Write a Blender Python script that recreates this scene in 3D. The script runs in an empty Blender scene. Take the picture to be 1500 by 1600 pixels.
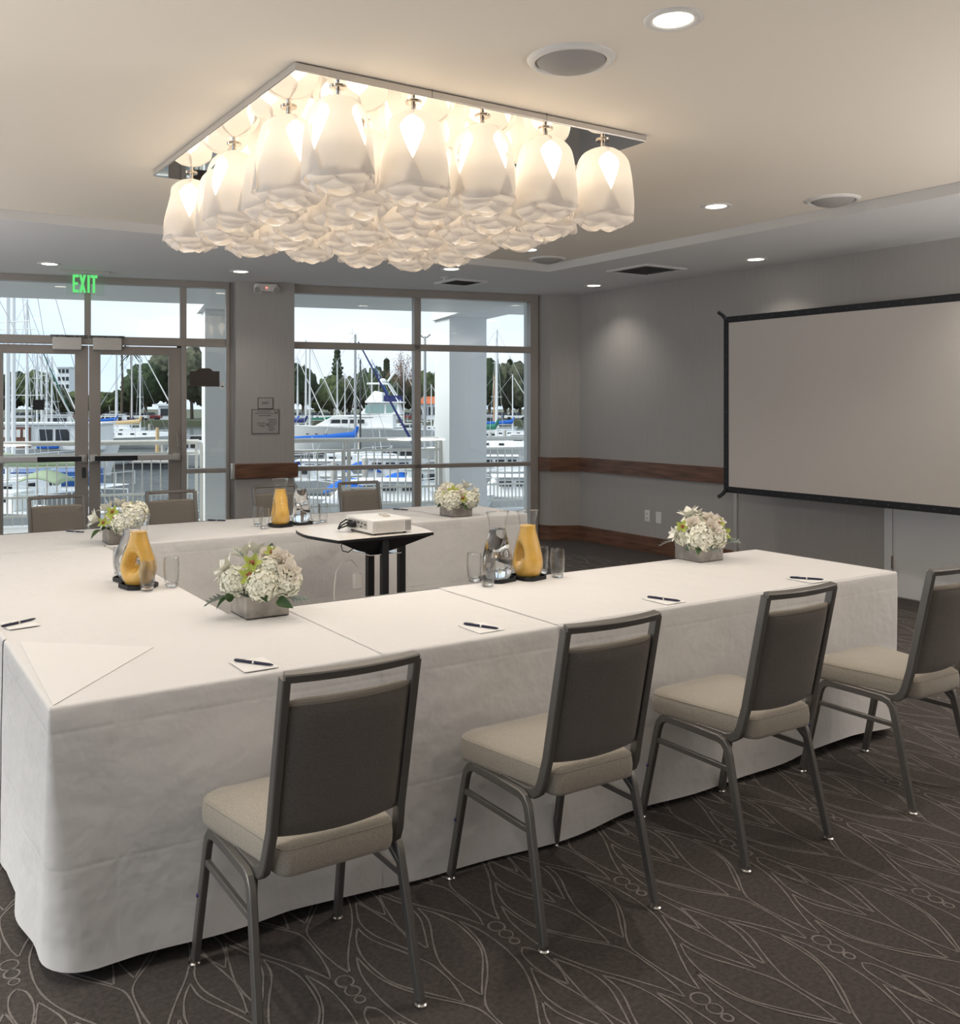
import bpy, bmesh, math, random
from mathutils import Vector, Matrix, noise
random.seed(7)
PI = math.pi
C = bpy.context.scene.collection

# ---------------------------------------------------------------- camera
EYE = 1.53; F_PX = 1466.0; CX = 680.0; HOR = 634.0
YAW = math.radians(32.05); CY, SY = math.cos(YAW), math.sin(YAW)
cd = bpy.data.cameras.new('camera'); cam = bpy.data.objects.new('camera', cd); C.objects.link(cam)
cam.location = (0, 0, EYE); cam.rotation_euler = (PI/2, 0, -YAW)
cd.sensor_fit = 'HORIZONTAL'; cd.sensor_width = 36; cd.lens = F_PX/1500*36
cd.shift_x = (750-CX)/1500; cd.shift_y = -(800-HOR)/1500
cd.clip_start = .05; cd.clip_end = 3000
bpy.context.scene.camera = cam

# ---------------------------------------------------------------- sky, sun, exposure
w = bpy.data.worlds.new('sky'); bpy.context.scene.world = w; w.use_nodes = True
nt = w.node_tree; nt.nodes.clear()
def wn(t, **k):
    n = nt.nodes.new(t)
    for a, b in k.items(): setattr(n, a, b)
    return n
tc = wn('ShaderNodeTexCoord'); mp = wn('ShaderNodeMapping'); mp.inputs['Scale'].default_value = (1, 1, 3.5)
nz = wn('ShaderNodeTexNoise'); nz.inputs['Scale'].default_value = 2.2; nz.inputs['Detail'].default_value = 5
cr = wn('ShaderNodeValToRGB')
cr.color_ramp.elements[0].position = .38; cr.color_ramp.elements[0].color = (.56, .69, .86, 1)
cr.color_ramp.elements[1].position = .6; cr.color_ramp.elements[1].color = (.74, .79, .86, 1)
bg = wn('ShaderNodeBackground'); bg.inputs['Strength'].default_value = 1.15
ow = wn('ShaderNodeOutputWorld')
nt.links.new(tc.outputs['Generated'], mp.inputs['Vector']); nt.links.new(mp.outputs['Vector'], nz.inputs['Vector'])
nt.links.new(nz.outputs['Fac'], cr.inputs['Fac']); nt.links.new(cr.outputs['Color'], bg.inputs['Color'])
nt.links.new(bg.outputs['Background'], ow.inputs['Surface'])
sd = bpy.data.lights.new('sun', 'SUN'); sd.energy = 2.8; sd.angle = math.radians(25); sd.color = (1, .97, .92)
sun = bpy.data.objects.new('sun', sd); C.objects.link(sun); _d = Vector((.75*CY+.25*SY, -.75*SY+.25*CY, -.6)); sun.rotation_euler = _d.to_track_quat('-Z','Y').to_euler()
for fx, fy, fe in ((-1.5, 2.6, 38), (5.9, .3, 95), (-1.8, 7.2, 55)):      # added out-of-view fill lights, bounced off the ceiling to brighten the room
    fd = bpy.data.lights.new('bounce_fill', 'AREA'); fd.shape = 'DISK'; fd.size = 1.2; fd.energy = fe; fd.color = (1, .955, .91)
    fo = bpy.data.objects.new('bounce_fill', fd); C.objects.link(fo); fo.location = (fx, fy, .85); fo.rotation_euler = (PI, 0, 0)
vs = bpy.context.scene.view_settings
vs.view_transform = 'Standard'; vs.look = 'None'; vs.gamma = 1; vs.use_curve_mapping = False; vs.exposure = 0.45
CHAND_W = 2.8         # bulb light leaving the open bottom of one chandelier shade
LAMP_W = 37.0          # power of one ceiling downlight
SHADE_EMIT = 2.2       # radiance of the frosted core of a chandelier shade
WARM = (1, .93, .84)

# ---------------------------------------------------------------- pixel <-> plane helpers
def c2w(X, Z): return (X*CY+Z*SY, -X*SY+Z*CY)
def W(px, py, z):
    Z = F_PX*(z-EYE)/(HOR-py); return c2w((px-CX)/F_PX*Z, Z)
def RW(px, py, x0):            # point on the plane x = x0
    a = (px-CX)/F_PX; dx = a*CY+SY; Z = x0/dx
    return (x0, Z*(-a*SY+CY), EYE+(HOR-py)/F_PX*Z)
WU = (.9482, .3177); WZ0 = 10.42
WROT = -YAW+math.atan2(WU[1], WU[0]); WORG = c2w(0, WZ0)
def WS(px, t=0):
    a = (px-CX)/F_PX
    return (a*(WZ0+WU[0]*t)+WU[1]*t)/(WU[0]-WU[1]*a)
def WZ(px, py, t=0):
    s = WS(px, t); Z = WZ0+s*WU[1]+t*WU[0]
    return EYE+(HOR-py)/F_PX*Z
def L2W(s, t):
    return (WORG[0]+s*math.cos(WROT)-t*math.sin(WROT), WORG[1]+s*math.sin(WROT)+t*math.cos(WROT))

# ---------------------------------------------------------------- materials
MATS = {}
def mat(name, col, rough=.5, metal=0, bump=None, var=None, emit=None, spec=.5, coat=0, sheen=0, trans=0, ior=1.45, stretch=None):
    if name in MATS: return MATS[name]
    m = bpy.data.materials.new(name); m.use_nodes = True; n = m.node_tree; p = n.nodes['Principled BSDF']
    p.inputs['Base Color'].default_value = (*col, 1); p.inputs['Roughness'].default_value = rough
    p.inputs['Metallic'].default_value = metal; p.inputs['Specular IOR Level'].default_value = spec
    p.inputs['Coat Weight'].default_value = coat; p.inputs['Sheen Weight'].default_value = sheen
    p.inputs['Transmission Weight'].default_value = trans; p.inputs['IOR'].default_value = ior
    if emit: p.inputs['Emission Color'].default_value = (*emit[0], 1); p.inputs['Emission Strength'].default_value = emit[1]
    t = n.nodes.new('ShaderNodeTexCoord'); src = t.outputs['Object']
    if stretch:
        mm = n.nodes.new('ShaderNodeMapping'); mm.inputs['Scale'].default_value = stretch
        n.links.new(src, mm.inputs['Vector']); src = mm.outputs['Vector']
    if var:      # (scale, amount)
        x = n.nodes.new('ShaderNodeTexNoise'); x.inputs['Scale'].default_value = var[0]; x.inputs['Detail'].default_value = 6
        n.links.new(src, x.inputs['Vector'])
        r = n.nodes.new('ShaderNodeMapRange'); r.inputs['From Min'].default_value = .3; r.inputs['From Max'].default_value = .7
        r.inputs['To Min'].default_value = 1-var[1]; r.inputs['To Max'].default_value = 1+var[1]
        v = n.nodes.new('ShaderNodeVectorMath'); v.operation = 'SCALE'; v.inputs[0].default_value = col
        n.links.new(x.outputs['Fac'], r.inputs['Value']); n.links.new(r.outputs['Result'], v.inputs['Scale'])
        n.links.new(v.outputs['Vector'], p.inputs['Base Color'])
    if bump:     # (scale, distance)
        x = n.nodes.new('ShaderNodeTexNoise'); x.inputs['Scale'].default_value = bump[0]; x.inputs['Detail'].default_value = 4
        n.links.new(src, x.inputs['Vector'])
        b = n.nodes.new('ShaderNodeBump'); b.inputs['Strength'].default_value = .7; b.inputs['Distance'].default_value = bump[1]
        n.links.new(x.outputs['Fac'], b.inputs['Height']); n.links.new(b.outputs['Normal'], p.inputs['Normal'])
    MATS[name] = m; return m
def thin_glass(name, tint=(1, 1, 1), base=.03, edge=.6):
    m = bpy.data.materials.new(name); m.use_nodes = True; n = m.node_tree; n.nodes.clear()
    tr = n.nodes.new('ShaderNodeBsdfTransparent'); tr.inputs['Color'].default_value = (*tint, 1)
    gl = n.nodes.new('ShaderNodeBsdfGlossy'); gl.inputs['Roughness'].default_value = .02
    lw = n.nodes.new('ShaderNodeLayerWeight'); lw.inputs['Blend'].default_value = .5
    pw = n.nodes.new('ShaderNodeMath'); pw.operation = 'POWER'; pw.inputs[1].default_value = 3
    mu = n.nodes.new('ShaderNodeMath'); mu.operation = 'MULTIPLY_ADD'; mu.inputs[1].default_value = edge; mu.inputs[2].default_value = base
    mx = n.nodes.new('ShaderNodeMixShader'); o = n.nodes.new('ShaderNodeOutputMaterial')
    n.links.new(lw.outputs['Facing'], pw.inputs[0]); n.links.new(pw.outputs[0], mu.inputs[0]); n.links.new(mu.outputs[0], mx.inputs[0])
    n.links.new(tr.outputs[0], mx.inputs[1]); n.links.new(gl.outputs[0], mx.inputs[2]); n.links.new(mx.outputs[0], o.inputs['Surface'])
    MATS[name] = m; return m
def shade_mat(name, col, tr=.5):
    m = bpy.data.materials.new(name); m.use_nodes = True; n = m.node_tree; n.nodes.clear()
    d = n.nodes.new('ShaderNodeBsdfDiffuse'); t = n.nodes.new('ShaderNodeBsdfTranslucent')
    d.inputs['Color'].default_value = (*col, 1); t.inputs['Color'].default_value = (*col, 1)
    mx = n.nodes.new('ShaderNodeMixShader'); mx.inputs[0].default_value = tr
    o = n.nodes.new('ShaderNodeOutputMaterial')
    n.links.new(d.outputs[0], mx.inputs[1]); n.links.new(t.outputs[0], mx.inputs[2]); n.links.new(mx.outputs[0], o.inputs['Surface'])
    MATS[name] = m; return m
def emit_mat(name, col, s):
    m = bpy.data.materials.new(name); m.use_nodes = True; n = m.node_tree; n.nodes.clear()
    e = n.nodes.new('ShaderNodeEmission'); e.inputs['Color'].default_value = (*col, 1); e.inputs['Strength'].default_value = s
    o = n.nodes.new('ShaderNodeOutputMaterial'); n.links.new(e.outputs[0], o.inputs['Surface']); MATS[name] = m; return m

m_ceil = mat('ceiling_paint', (.88, .81, .715), .9, bump=(180, .0006))
m_soffit = mat('soffit_paint', (.76, .76, .76), .9, bump=(180, .0006))
m_wallpaper = mat('wallpaper', (.44, .415, .395), .75, var=(6, .05), stretch=(22, 22, .5), bump=(14, .0008))
m_carpet = mat('carpet', (.085, .074, .069), .95, var=(70, .22), bump=(420, .004), spec=.15)
m_loop = mat('carpet_loop', (.215, .195, .182), .95, var=(260, .3), spec=.15)
m_wood = mat('walnut_trim', (.16, .076, .045), .38, var=(4, .4), stretch=(1, 1, 9))
m_frame = mat('taupe_aluminium', (.37, .335, .305), .38, metal=.25, var=(3, .05))
m_pane = thin_glass('window_glass', (.97, .985, .98), .045, .7)
m_cloth = mat('white_linen', (.78, .765, .755), .85, bump=(4, .03), sheen=.15)
def pressed(m):      # sharp pressed fold lines on top of the soft wrinkles
    n = m.node_tree; t = [q for q in n.nodes if q.type == 'TEX_COORD'][0]; b0 = [q for q in n.nodes if q.type == 'BUMP'][0]; p = n.nodes['Principled BSDF']
    sp = n.nodes.new('ShaderNodeSeparateXYZ'); n.links.new(t.outputs['Object'], sp.inputs[0])
    outs = []
    for ax, per, off in (('Z', .36, .04), ('X', .92, .31), ('Y', .92, .2)):
        a = n.nodes.new('ShaderNodeMath'); a.operation = 'ADD'; a.inputs[1].default_value = off; n.links.new(sp.outputs[ax], a.inputs[0])
        d = n.nodes.new('ShaderNodeMath'); d.operation = 'PINGPONG'; d.inputs[1].default_value = per/2; n.links.new(a.outputs[0], d.inputs[0])
        r = n.nodes.new('ShaderNodeMapRange'); r.inputs['From Max'].default_value = .010; n.links.new(d.outputs[0], r.inputs['Value']); outs.append(r.outputs[0])
    m1 = n.nodes.new('ShaderNodeMath'); m1.operation = 'MINIMUM'; m2 = n.nodes.new('ShaderNodeMath'); m2.operation = 'MINIMUM'
    n.links.new(outs[0], m1.inputs[0]); n.links.new(outs[1], m1.inputs[1]); n.links.new(m1.outputs[0], m2.inputs[0]); n.links.new(outs[2], m2.inputs[1])
    b = n.nodes.new('ShaderNodeBump'); b.inputs['Strength'].default_value = .35; b.inputs['Distance'].default_value = .0015
    n.links.new(m2.outputs[0], b.inputs['Height']); n.links.new(b0.outputs['Normal'], b.inputs['Normal']); n.links.new(b.outputs['Normal'], p.inputs['Normal'])
pressed(m_cloth)
m_cloth2 = mat('white_linen_bright', (.83, .815, .80), .85, bump=(5, .008), sheen=.2)
m_tube = mat('chair_tube', (.21, .20, .19), .40, metal=.6)
m_roll = mat('roll_fabric', (.34, .305, .26), .9, bump=(500, .0015))
m_backf = mat('back_front_fabric', (.23, .205, .18), .9, var=(300, .15), bump=(500, .0015), sheen=.2)
m_seat = mat('seat_fabric', (.40, .36, .30), .9, var=(260, .16), bump=(500, .0015), sheen=.3)
m_back = mat('back_fabric', (.165, .145, .128), .9, var=(300, .2), bump=(500, .0015), sheen=.2)
m_chrome = mat('chrome', (.75, .75, .75), .12, metal=1)
m_nickel = mat('nickel', (.62, .56, .5), .22, metal=1)
m_mirror = mat('mirror', (.9, .9, .9), .015, metal=1)
m_panel = mat('panel_edge', (.62, .60, .58), .3, metal=.6)
m_white = mat('white_paint', (.78, .78, .77), .5)
m_plastic = mat('white_plastic', (.82, .80, .77), .4)
m_grille = mat('speaker_grille', (.42, .40, .38), .6, bump=(900, .002))
m_black = mat('black_satin', (.012, .012, .014), .45)
m_dark = mat('dark_grey', (.05, .05, .055), .5)
m_navy = mat('navy_pen', (.012, .014, .05), .3)
m_paper = mat('notepaper', (.88, .87, .86), .7)
m_screen = mat('screen_fabric', (.62, .575, .535), .85, bump=(2.5, .004))
m_core = emit_mat('lit_core', (1, .83, .60), SHADE_EMIT)
m_petal = shade_mat('opal_petal', (.85, .82, .80), .40)
m_lens = emit_mat('downlight_lens', (1, .93, .8), 6)
m_exit = emit_mat('exit_green', (.14, .75, .2), .8)
m_acry = thin_glass('clear_acrylic', (.93, 1, .95), .05, .5)
m_glass = thin_glass('table_glass', (.985, .99, .99), .035, .85)
m_water = mat('drinking_water', (1, 1, 1), .0, trans=1, ior=1.33)
m_thick = mat('solid_glass', (1, 1, 1), .0, trans=1, ior=1.45)
m_juice = mat('orange_juice', (.80, .475, .10), .25, var=(18, .10))
m_vase = mat('silver_leaf_vase', (.36, .335, .31), .38, metal=.65, var=(18, .3), bump=(60, .001))
m_hyd = mat('hydrangea_petal', (.95, .94, .80), .7, var=(30, .1))
m_rose = mat('rose_petal', (.96, .89, .79), .65)
m_lily = mat('lily_petal', (.90, .89, .80), .55)
m_orch = mat('orchid_petal', (.42, .50, .09), .5, var=(20, .2))
m_lip = mat('orchid_lip', (.45, .15, .07), .5, var=(120, .5))
m_leaf = mat('dark_leaf', (.04, .09, .025), .45, var=(20, .3))
m_miller = mat('grey_leaf', (.33, .38, .34), .8)
m_concrete = mat('balcony_concrete', (.62, .62, .60), .85, var=(3, .06))
m_col = mat('column_paint', (.70, .72, .72), .8)
m_rail = mat('rail_paint', (.72, .71, .66), .45)

# ---------------------------------------------------------------- mesh builder
class MB:
    def __init__(s): s.v = []; s.f = []; s.m = []; s.cur = 0
    def add(s, vs, fs):
        o = len(s.v); s.v += [tuple(x) for x in vs]
        for f in fs: s.f.append(tuple(i+o for i in f)); s.m.append(s.cur)
        return s
    def box(s, x0, y0, z0, x1, y1, z1, M=None):
        vs = [(x0,y0,z0),(x1,y0,z0),(x1,y1,z0),(x0,y1,z0),(x0,y0,z1),(x1,y0,z1),(x1,y1,z1),(x0,y1,z1)]
        if M: vs = [M @ Vector(v) for v in vs]
        return s.add(vs, [(0,3,2,1),(4,5,6,7),(0,1,5,4),(1,2,6,5),(2,3,7,6),(3,0,4,7)])
    def prism(s, poly, z0, z1):
        n = len(poly)
        vs = [(x,y,z0) for x,y in poly]+[(x,y,z1) for x,y in poly]
        return s.add(vs, [tuple(range(n))[::-1], tuple(range(n,2*n))]+[(i,(i+1)%n,(i+1)%n+n,i+n) for i in range(n)])
    def lathe(s, prof, n=24, c=(0,0), cap=True, fn=None):
        vs = []; k = len(prof)
        for r, z in prof:
            for i in range(n):
                a = 2*PI*i/n; p = (c[0]+r*math.cos(a), c[1]+r*math.sin(a), z)
                vs.append(fn(p) if fn else p)
        fs = [(j*n+i, j*n+(i+1)%n, (j+1)*n+(i+1)%n, (j+1)*n+i) for j in range(k-1) for i in range(n)]
        if cap: fs += [tuple(range(n))[::-1], tuple((k-1)*n+i for i in range(n))]
        return s.add(vs, fs)
    def tube(s, path, r, n=8, caps=True, ry=None, closed=False):   # r number or list; ry makes an ellipse / flat section
        P = [Vector(p) for p in path]; k = len(P); vs = []; up = None
        for i, p in enumerate(P):
            a = P[i-1] if (i > 0 or closed) else p; b = P[(i+1) % k] if (i < k-1 or closed) else p
            d = (b-a).normalized()
            if up is None:
                up = Vector((0,0,1)) if abs(d.z) < .9 else Vector((0,1,0))
            sd_ = d.cross(up).normalized(); up = sd_.cross(d).normalized()
            rr = r[i] if isinstance(r, (list, tuple)) else r
            for j in range(n):
                t = 2*PI*(j+.5)/n
                vs.append(p+sd_*(rr*math.cos(t))+up*((ry if ry else rr)*math.sin(t)))
        fs = [(i*n+j, i*n+(j+1)%n, ((i+1)%k)*n+(j+1)%n, ((i+1)%k)*n+j) for i in range(k if closed else k-1) for j in range(n)]
        if caps and not closed: fs += [tuple(range(n))[::-1], tuple((k-1)*n+j for j in range(n))]
        return s.add(vs, fs)
    def sweep(s, path, w_, h_, side=(1,0,0)):      # rectangular tube with chamfered corners; w_ along side
        P = [Vector(p) for p in path]; S = Vector(side).normalized(); k = len(P); vs = []
        c = min(w_, h_)*.14; a, b = w_/2, h_/2
        sec = [(a-c,-b),(a,-b+c),(a,b-c),(a-c,b),(-a+c,b),(-a,b-c),(-a,-b+c),(-a+c,-b)]
        for i, p in enumerate(P):
            d1 = (P[i]-P[i-1]).normalized() if i else (P[1]-P[0]).normalized()
            d2 = (P[i+1]-P[i]).normalized() if i < k-1 else d1
            d = (d1+d2).normalized(); nn = d.cross(S).normalized(); m_ = 1/max(.5, d.dot(d1))
            for x, y in sec: vs.append(p+S*x+nn*(y*m_))
        fs = [(i*8+j, i*8+(j+1)%8, (i+1)*8+(j+1)%8, (i+1)*8+j) for i in range(k-1) for j in range(8)]
        fs += [tuple(range(8))[::-1], tuple((k-1)*8+j for j in range(8))]
        return s.add(vs, fs)
    def grid(s, fn, nu, nv, closed=False):
        vs = [fn(i/nu, j/nv) for j in range(nv+1) for i in range(nu+(0 if closed else 1))]
        m_ = nu if closed else nu+1
        fs = [(j*m_+i, j*m_+(i+1)%m_, (j+1)*m_+(i+1)%m_, (j+1)*m_+i) for j in range(nv) for i in range(nu)]
        return s.add(vs, fs)
    def mesh(s, name, mt, smooth=True, ang=35):
        me = bpy.data.meshes.new(name); me.from_pydata([tuple(v) for v in s.v], [], s.f)
        for q in (mt if isinstance(mt, list) else [mt]): me.materials.append(q)
        if any(s.m): me.polygons.foreach_set('material_index', s.m)
        bm = bmesh.new(); bm.from_mesh(me); bmesh.ops.recalc_face_normals(bm, faces=bm.faces); bm.to_mesh(me); bm.free()
        if smooth:
            me.polygons.foreach_set('use_smooth', [True]*len(me.polygons))
            me.set_sharp_from_angle(angle=math.radians(ang))
        me.update(); return me
    def build(s, name, mt, parent=None, smooth=True, ang=35, bevel=0, solid=0):
        o = bpy.data.objects.new(name, s.mesh(name, mt, smooth, ang)); C.objects.link(o)
        if parent: o.parent = parent
        if bevel:
            b = o.modifiers.new('bevel', 'BEVEL'); b.width = bevel; b.segments = 2; b.limit_method = 'ANGLE'
        if solid:
            b = o.modifiers.new('solid', 'SOLIDIFY'); b.thickness = solid
        return o
def tag(o, label, cat, group=None):
    o['label'] = label; o['category'] = cat
    if group: o['group'] = group
    return o
def empty(name, loc=(0,0,0), rz=0, label=None, cat=None, group=None, parent=None):
    o = bpy.data.objects.new(name, None); C.objects.link(o); o.location = loc; o.rotation_euler = (0,0,rz); o.empty_display_size = .1
    if parent: o.parent = parent
    if label: tag(o, label, cat, group)
    return o
def struct(o): o['kind'] = 'structure'; return o
def copy_tree(o, parent=None):
    c = o.copy(); C.objects.link(c); c.parent = parent
    for ch in list(o.children): copy_tree(ch, c)
    return c
def dup(o, loc, rz, label, group=None):
    c = copy_tree(o); c.location = loc; c.rotation_euler = (0,0,rz); c['label'] = label
    if group: c['group'] = group
    return c
def text_mesh(name, body, size, mt, parent, loc, rot, xs=1, bold=0, depth=.001):
    cu = bpy.data.curves.new(name, 'FONT'); cu.body = body; cu.size = size; cu.extrude = depth; cu.offset = bold
    cu.align_x = 'CENTER'; cu.align_y = 'CENTER'
    t = bpy.data.objects.new(name, cu); C.objects.link(t)
    bpy.context.view_layer.update()
    me = bpy.data.meshes.new_from_object(t.evaluated_get(bpy.context.evaluated_depsgraph_get()))
    bpy.data.objects.remove(t); me.materials.clear(); me.materials.append(mt)
    o = bpy.data.objects.new(name, me); C.objects.link(o); o.parent = parent; o.location = loc; o.rotation_euler = rot; o.scale = (xs,1,1)
    return o

# ================================================================ THE ROOM
WX = 7.09                       # right wall
TX, TY = 5.637, 6.97            # corner of the raised ceiling tray
XL, YB = -2.8, -3.6             # left and back walls
ZS, ZT = 2.80, 2.87
s_left = (XL-WORG[0])/math.cos(WROT)-.02
pa = c2w(1.173, 10.81); pb = c2w(1.314, 10.71); pc = (WX, 8.215)

fl = MB(); lw_ = L2W(s_left, .0); rw_ = L2W(1.9, .0)
fl.prism([(XL-.1, YB-.1), (WX+.1, YB-.1), (WX+.1, rw_[1]), L2W(1.6, 0), lw_, (XL-.1, lw_[1])], -.12, 0)
floor = struct(fl.build('floor', m_carpet, smooth=False))
# woven leaf lines of the carpet: one mirrored motif on a half-drop lattice, as raised loop yarn
D1 = [(.078,.084),(.052,.006),(.045,-.075),(.047,-.137),(.055,-.19),(.074,-.249),(.108,-.32),(.148,-.384),(.183,-.444),(.201,-.48),(.220,-.526)]
D2 = [(.078,.084),(.08,-.003),(.094,-.063),(.118,-.116),(.158,-.178),(.216,-.248),(.241,-.30),(.243,-.391),(.238,-.447),(.232,-.487),(.220,-.526)]
FA = [(.04,-.214),(.024,-.275),(.007,-.362),(.002,-.402),(.004,-.463),(.018,-.543)]
FB = [(.04,-.214),(.062,-.261),(.083,-.323),(.081,-.39),(.058,-.454),(.018,-.543)]
CA = [(.102,-.343),(.100,-.40),(.083,-.451),(.061,-.493),(.032,-.556),(.012,-.613),(.008,-.668),(.010,-.714),(.027,-.794)]
CB = [(.102,-.343),(.134,-.397),(.154,-.46),(.158,-.505),(.156,-.554),(.146,-.615),(.119,-.667),(.075,-.727),(.027,-.794)]
KA = [(0,-.126),(-.02,-.15),(-.029,-.208),(-.021,-.27),(0,-.326)]
def smooth_line(P, k=3):
    out = []
    for i in range(len(P)-1):
        p0 = P[max(0,i-1)]; p1 = P[i]; p2 = P[i+1]; p3 = P[min(len(P)-1,i+2)]
        for j in range(k):
            t = j/k
            out.append(tuple(.5*((2*p1[q])+(-p0[q]+p2[q])*t+(2*p0[q]-5*p1[q]+4*p2[q]-p3[q])*t*t+(-p0[q]+3*p1[q]-3*p2[q]+p3[q])*t**3) for q in (0,1)))
    return out+[P[-1]]
LINES = []
for P in (D1, D2, FA, FB, CA, CB, KA):
    q = smooth_line(P); LINES += [q, [(-x,y) for x,y in q]]
for cy_, r in ((0,.024),(-.047,.020),(-.088,.014)):
    LINES.append([(r*math.cos(i*PI/8), cy_+r*1.05*math.sin(i*PI/8)) for i in range(17)])
rb = MB(); YW = .0026
def ribbon(P, ox, oy, hw):
    vs = []
    n = len(P)
    for i, p in enumerate(P):
        a = P[max(0,i-1)]; b = P[min(n-1,i+1)]; d = Vector((b[0]-a[0], b[1]-a[1])).normalized()
        j = hw*(1+.25*math.sin(37*p[0]+61*p[1]+ox*11+oy*7))
        vs += [(ox+p[0]-d.y*j, oy+p[1]+d.x*j, .0012), (ox+p[0]+d.y*j, oy+p[1]-d.x*j, .0012)]
    rb.add(vs, [(2*i, 2*i+1, 2*i+3, 2*i+2) for i in range(n-1)])
wn_in = lambda x, y: (x-WORG[0])*-math.sin(WROT)+(y-WORG[1])*math.cos(WROT) < -.9
for j in range(-4, 14):
    for i in range(-8, 18):
        ox = 1.615+.4965*i+(.24825 if j % 2 else 0); oy = 2.24-.552*j+.552*0
        oy = 2.24+.552*(j-0)
        if not (XL+.3 < ox < WX-.27 and -1.2 < oy < 11) or not wn_in(ox, oy): continue
        if oy-.8 < YB: continue
        for P in LINES: ribbon(P, ox, oy, YW)
lo = rb.build('leaf_pattern', m_loop, floor, smooth=False); lo['kind'] = 'stuff'

ce = MB()
far = L2W(s_left-.1, .15)
ce.box(XL-.2, YB-.2, ZT, TX, TY, ZT+.12)
ceil = struct(ce.build('ceiling', m_ceil, smooth=False))
so = MB()
fr = L2W(2.2, .15); fl_ = L2W(s_left-.1, .15)
so.prism([(XL-.2, TY), (TX, TY), (TX, YB-.2), (WX+.15, YB-.2), (WX+.15, fr[1]), fr, fl_], ZS, ZT+.12)
struct(so.build('trim_1', m_soffit, smooth=False))['label'] = 'lowered ceiling border around the raised tray'

wr = MB(); wr.box(WX, YB-.2, 0, WX+.15, 8.4, ZS+.02)
struct(wr.build('wall_right', m_wallpaper, smooth=False))
wb = MB(); wb.box(XL-.15, YB-.15, 0, WX+.15, YB, ZT)
struct(wb.build('wall_back', m_wallpaper, smooth=False))
# left wall with a wide window opening
wl = MB(); yl = lw_[1]
wl.box(XL-.15, YB, 0, XL, -1.5, ZT); wl.box(XL-.15, yl-.6, 0, XL, yl+.1, ZT)
wl.box(XL-.15, -1.5, 0, XL, yl-.6, .3); wl.box(XL-.15, -1.5, 2.6, XL, yl-.6, ZT)
struct(wl.build('wall_left', m_wallpaper, smooth=False))
w3 = struct(empty('window_3'))
q = MB()
for i in range(6):
    y = -1.5+i*(yl+.9)/5; q.box(XL-.11, y-.03, .3, XL-.03, y+.03, 2.6)
q.box(XL-.11, -1.5, .3, XL-.03, yl-.6, .36); q.box(XL-.11, -1.5, 2.54, XL-.03, yl-.6, 2.6)
q.build('window_frame', m_frame, w3, smooth=False)
q = MB(); q.box(XL-.075, -1.5, .36, XL-.065, yl-.6, 2.54); q.build('pane', m_pane, w3, smooth=False)

# ---- window wall (local frame: s to the right along the wall, t outwards)
WL = (WORG[0], WORG[1], 0)
def wobj(mb, name, mt, **k):
    o = mb.build(name, mt, **k); o.location = WL; o.rotation_euler = (0,0,WROT); return o
PS0, PS1 = WS(368.5, -.18), WS(460, -.18)
wf = MB(); wf.box(PS0, -.18, 0, PS1, .12, ZS+.01)
wf.box(s_left, -.10, 0, WS(-150), .12, ZS+.01)
wf.box(PS0-.06, -.02, 0, PS0, .12, ZS)
struct(wobj(wf, 'wall_front', m_wallpaper, smooth=False))
wp = MB(); wp.prism([pa, pb, pc, (WX+.15, 8.4), L2W(2.0, .12), L2W(WS(836), .12), L2W(WS(836),0)], 0, ZS+.01)
struct(wp.build('wall_corner', m_wallpaper, smooth=False))

# wooden chair rail and baseboards
RZ0, RZ1 = .785, .94
t = MB(); t.box(PS0-.01, -.215, RZ0, PS1+.035, -.18, RZ1)
o = struct(wobj(t, 'trim_2', m_wood, bevel=.008)); o['label'] = 'wooden rail across the pier between the windows'
t = MB(); t.box(PS0-.05, -.217, RZ0-.004, PS0-.01, -.12, RZ1+.004)
cp = t.build('end_cap', m_panel, o, bevel=.01)
def offs(pts, d):
    out = []
    for i, p in enumerate(pts):
        a = Vector(pts[i-1]) if i else None; b = Vector(pts[i+1]) if i < len(pts)-1 else None; p = Vector(p); ns = []
        if a: e = (p-a).normalized(); ns.append(Vector((e.y, -e.x)))
        if b: e = (b-p).normalized(); ns.append(Vector((e.y, -e.x)))
        n_ = sum(ns, Vector((0,0))).normalized(); m_ = d/max(.4, n_.dot(ns[0]))
        out.append(tuple(p+n_*m_))
    return out
dr0 = RW(1384, 900, WX)[1]      # left jamb of the white door
line = [pa, pb, pc, (WX, dr0+.06)]
def band(line, d, z0, z1, name, label):
    ou = offs(line, d); m_ = MB()
    for i in range(len(line)-1):
        m_.prism([line[i], line[i+1], ou[i+1], ou[i]], z0, z1)
    b = struct(m_.build(name, m_wood, smooth=False)); b['label'] = label
    return b
band(line, .03, RZ0, RZ1, 'trim_3', 'wooden chair rail along the right wall')
band(line, .02, 0, .165, 'baseboard_right', 'dark wooden baseboard of the right wall')
t = MB(); t.box(PS0, -.2, 0, PS1, -.18, .165); struct(wobj(t, 'baseboard_front', m_wood, smooth=False))

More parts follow.
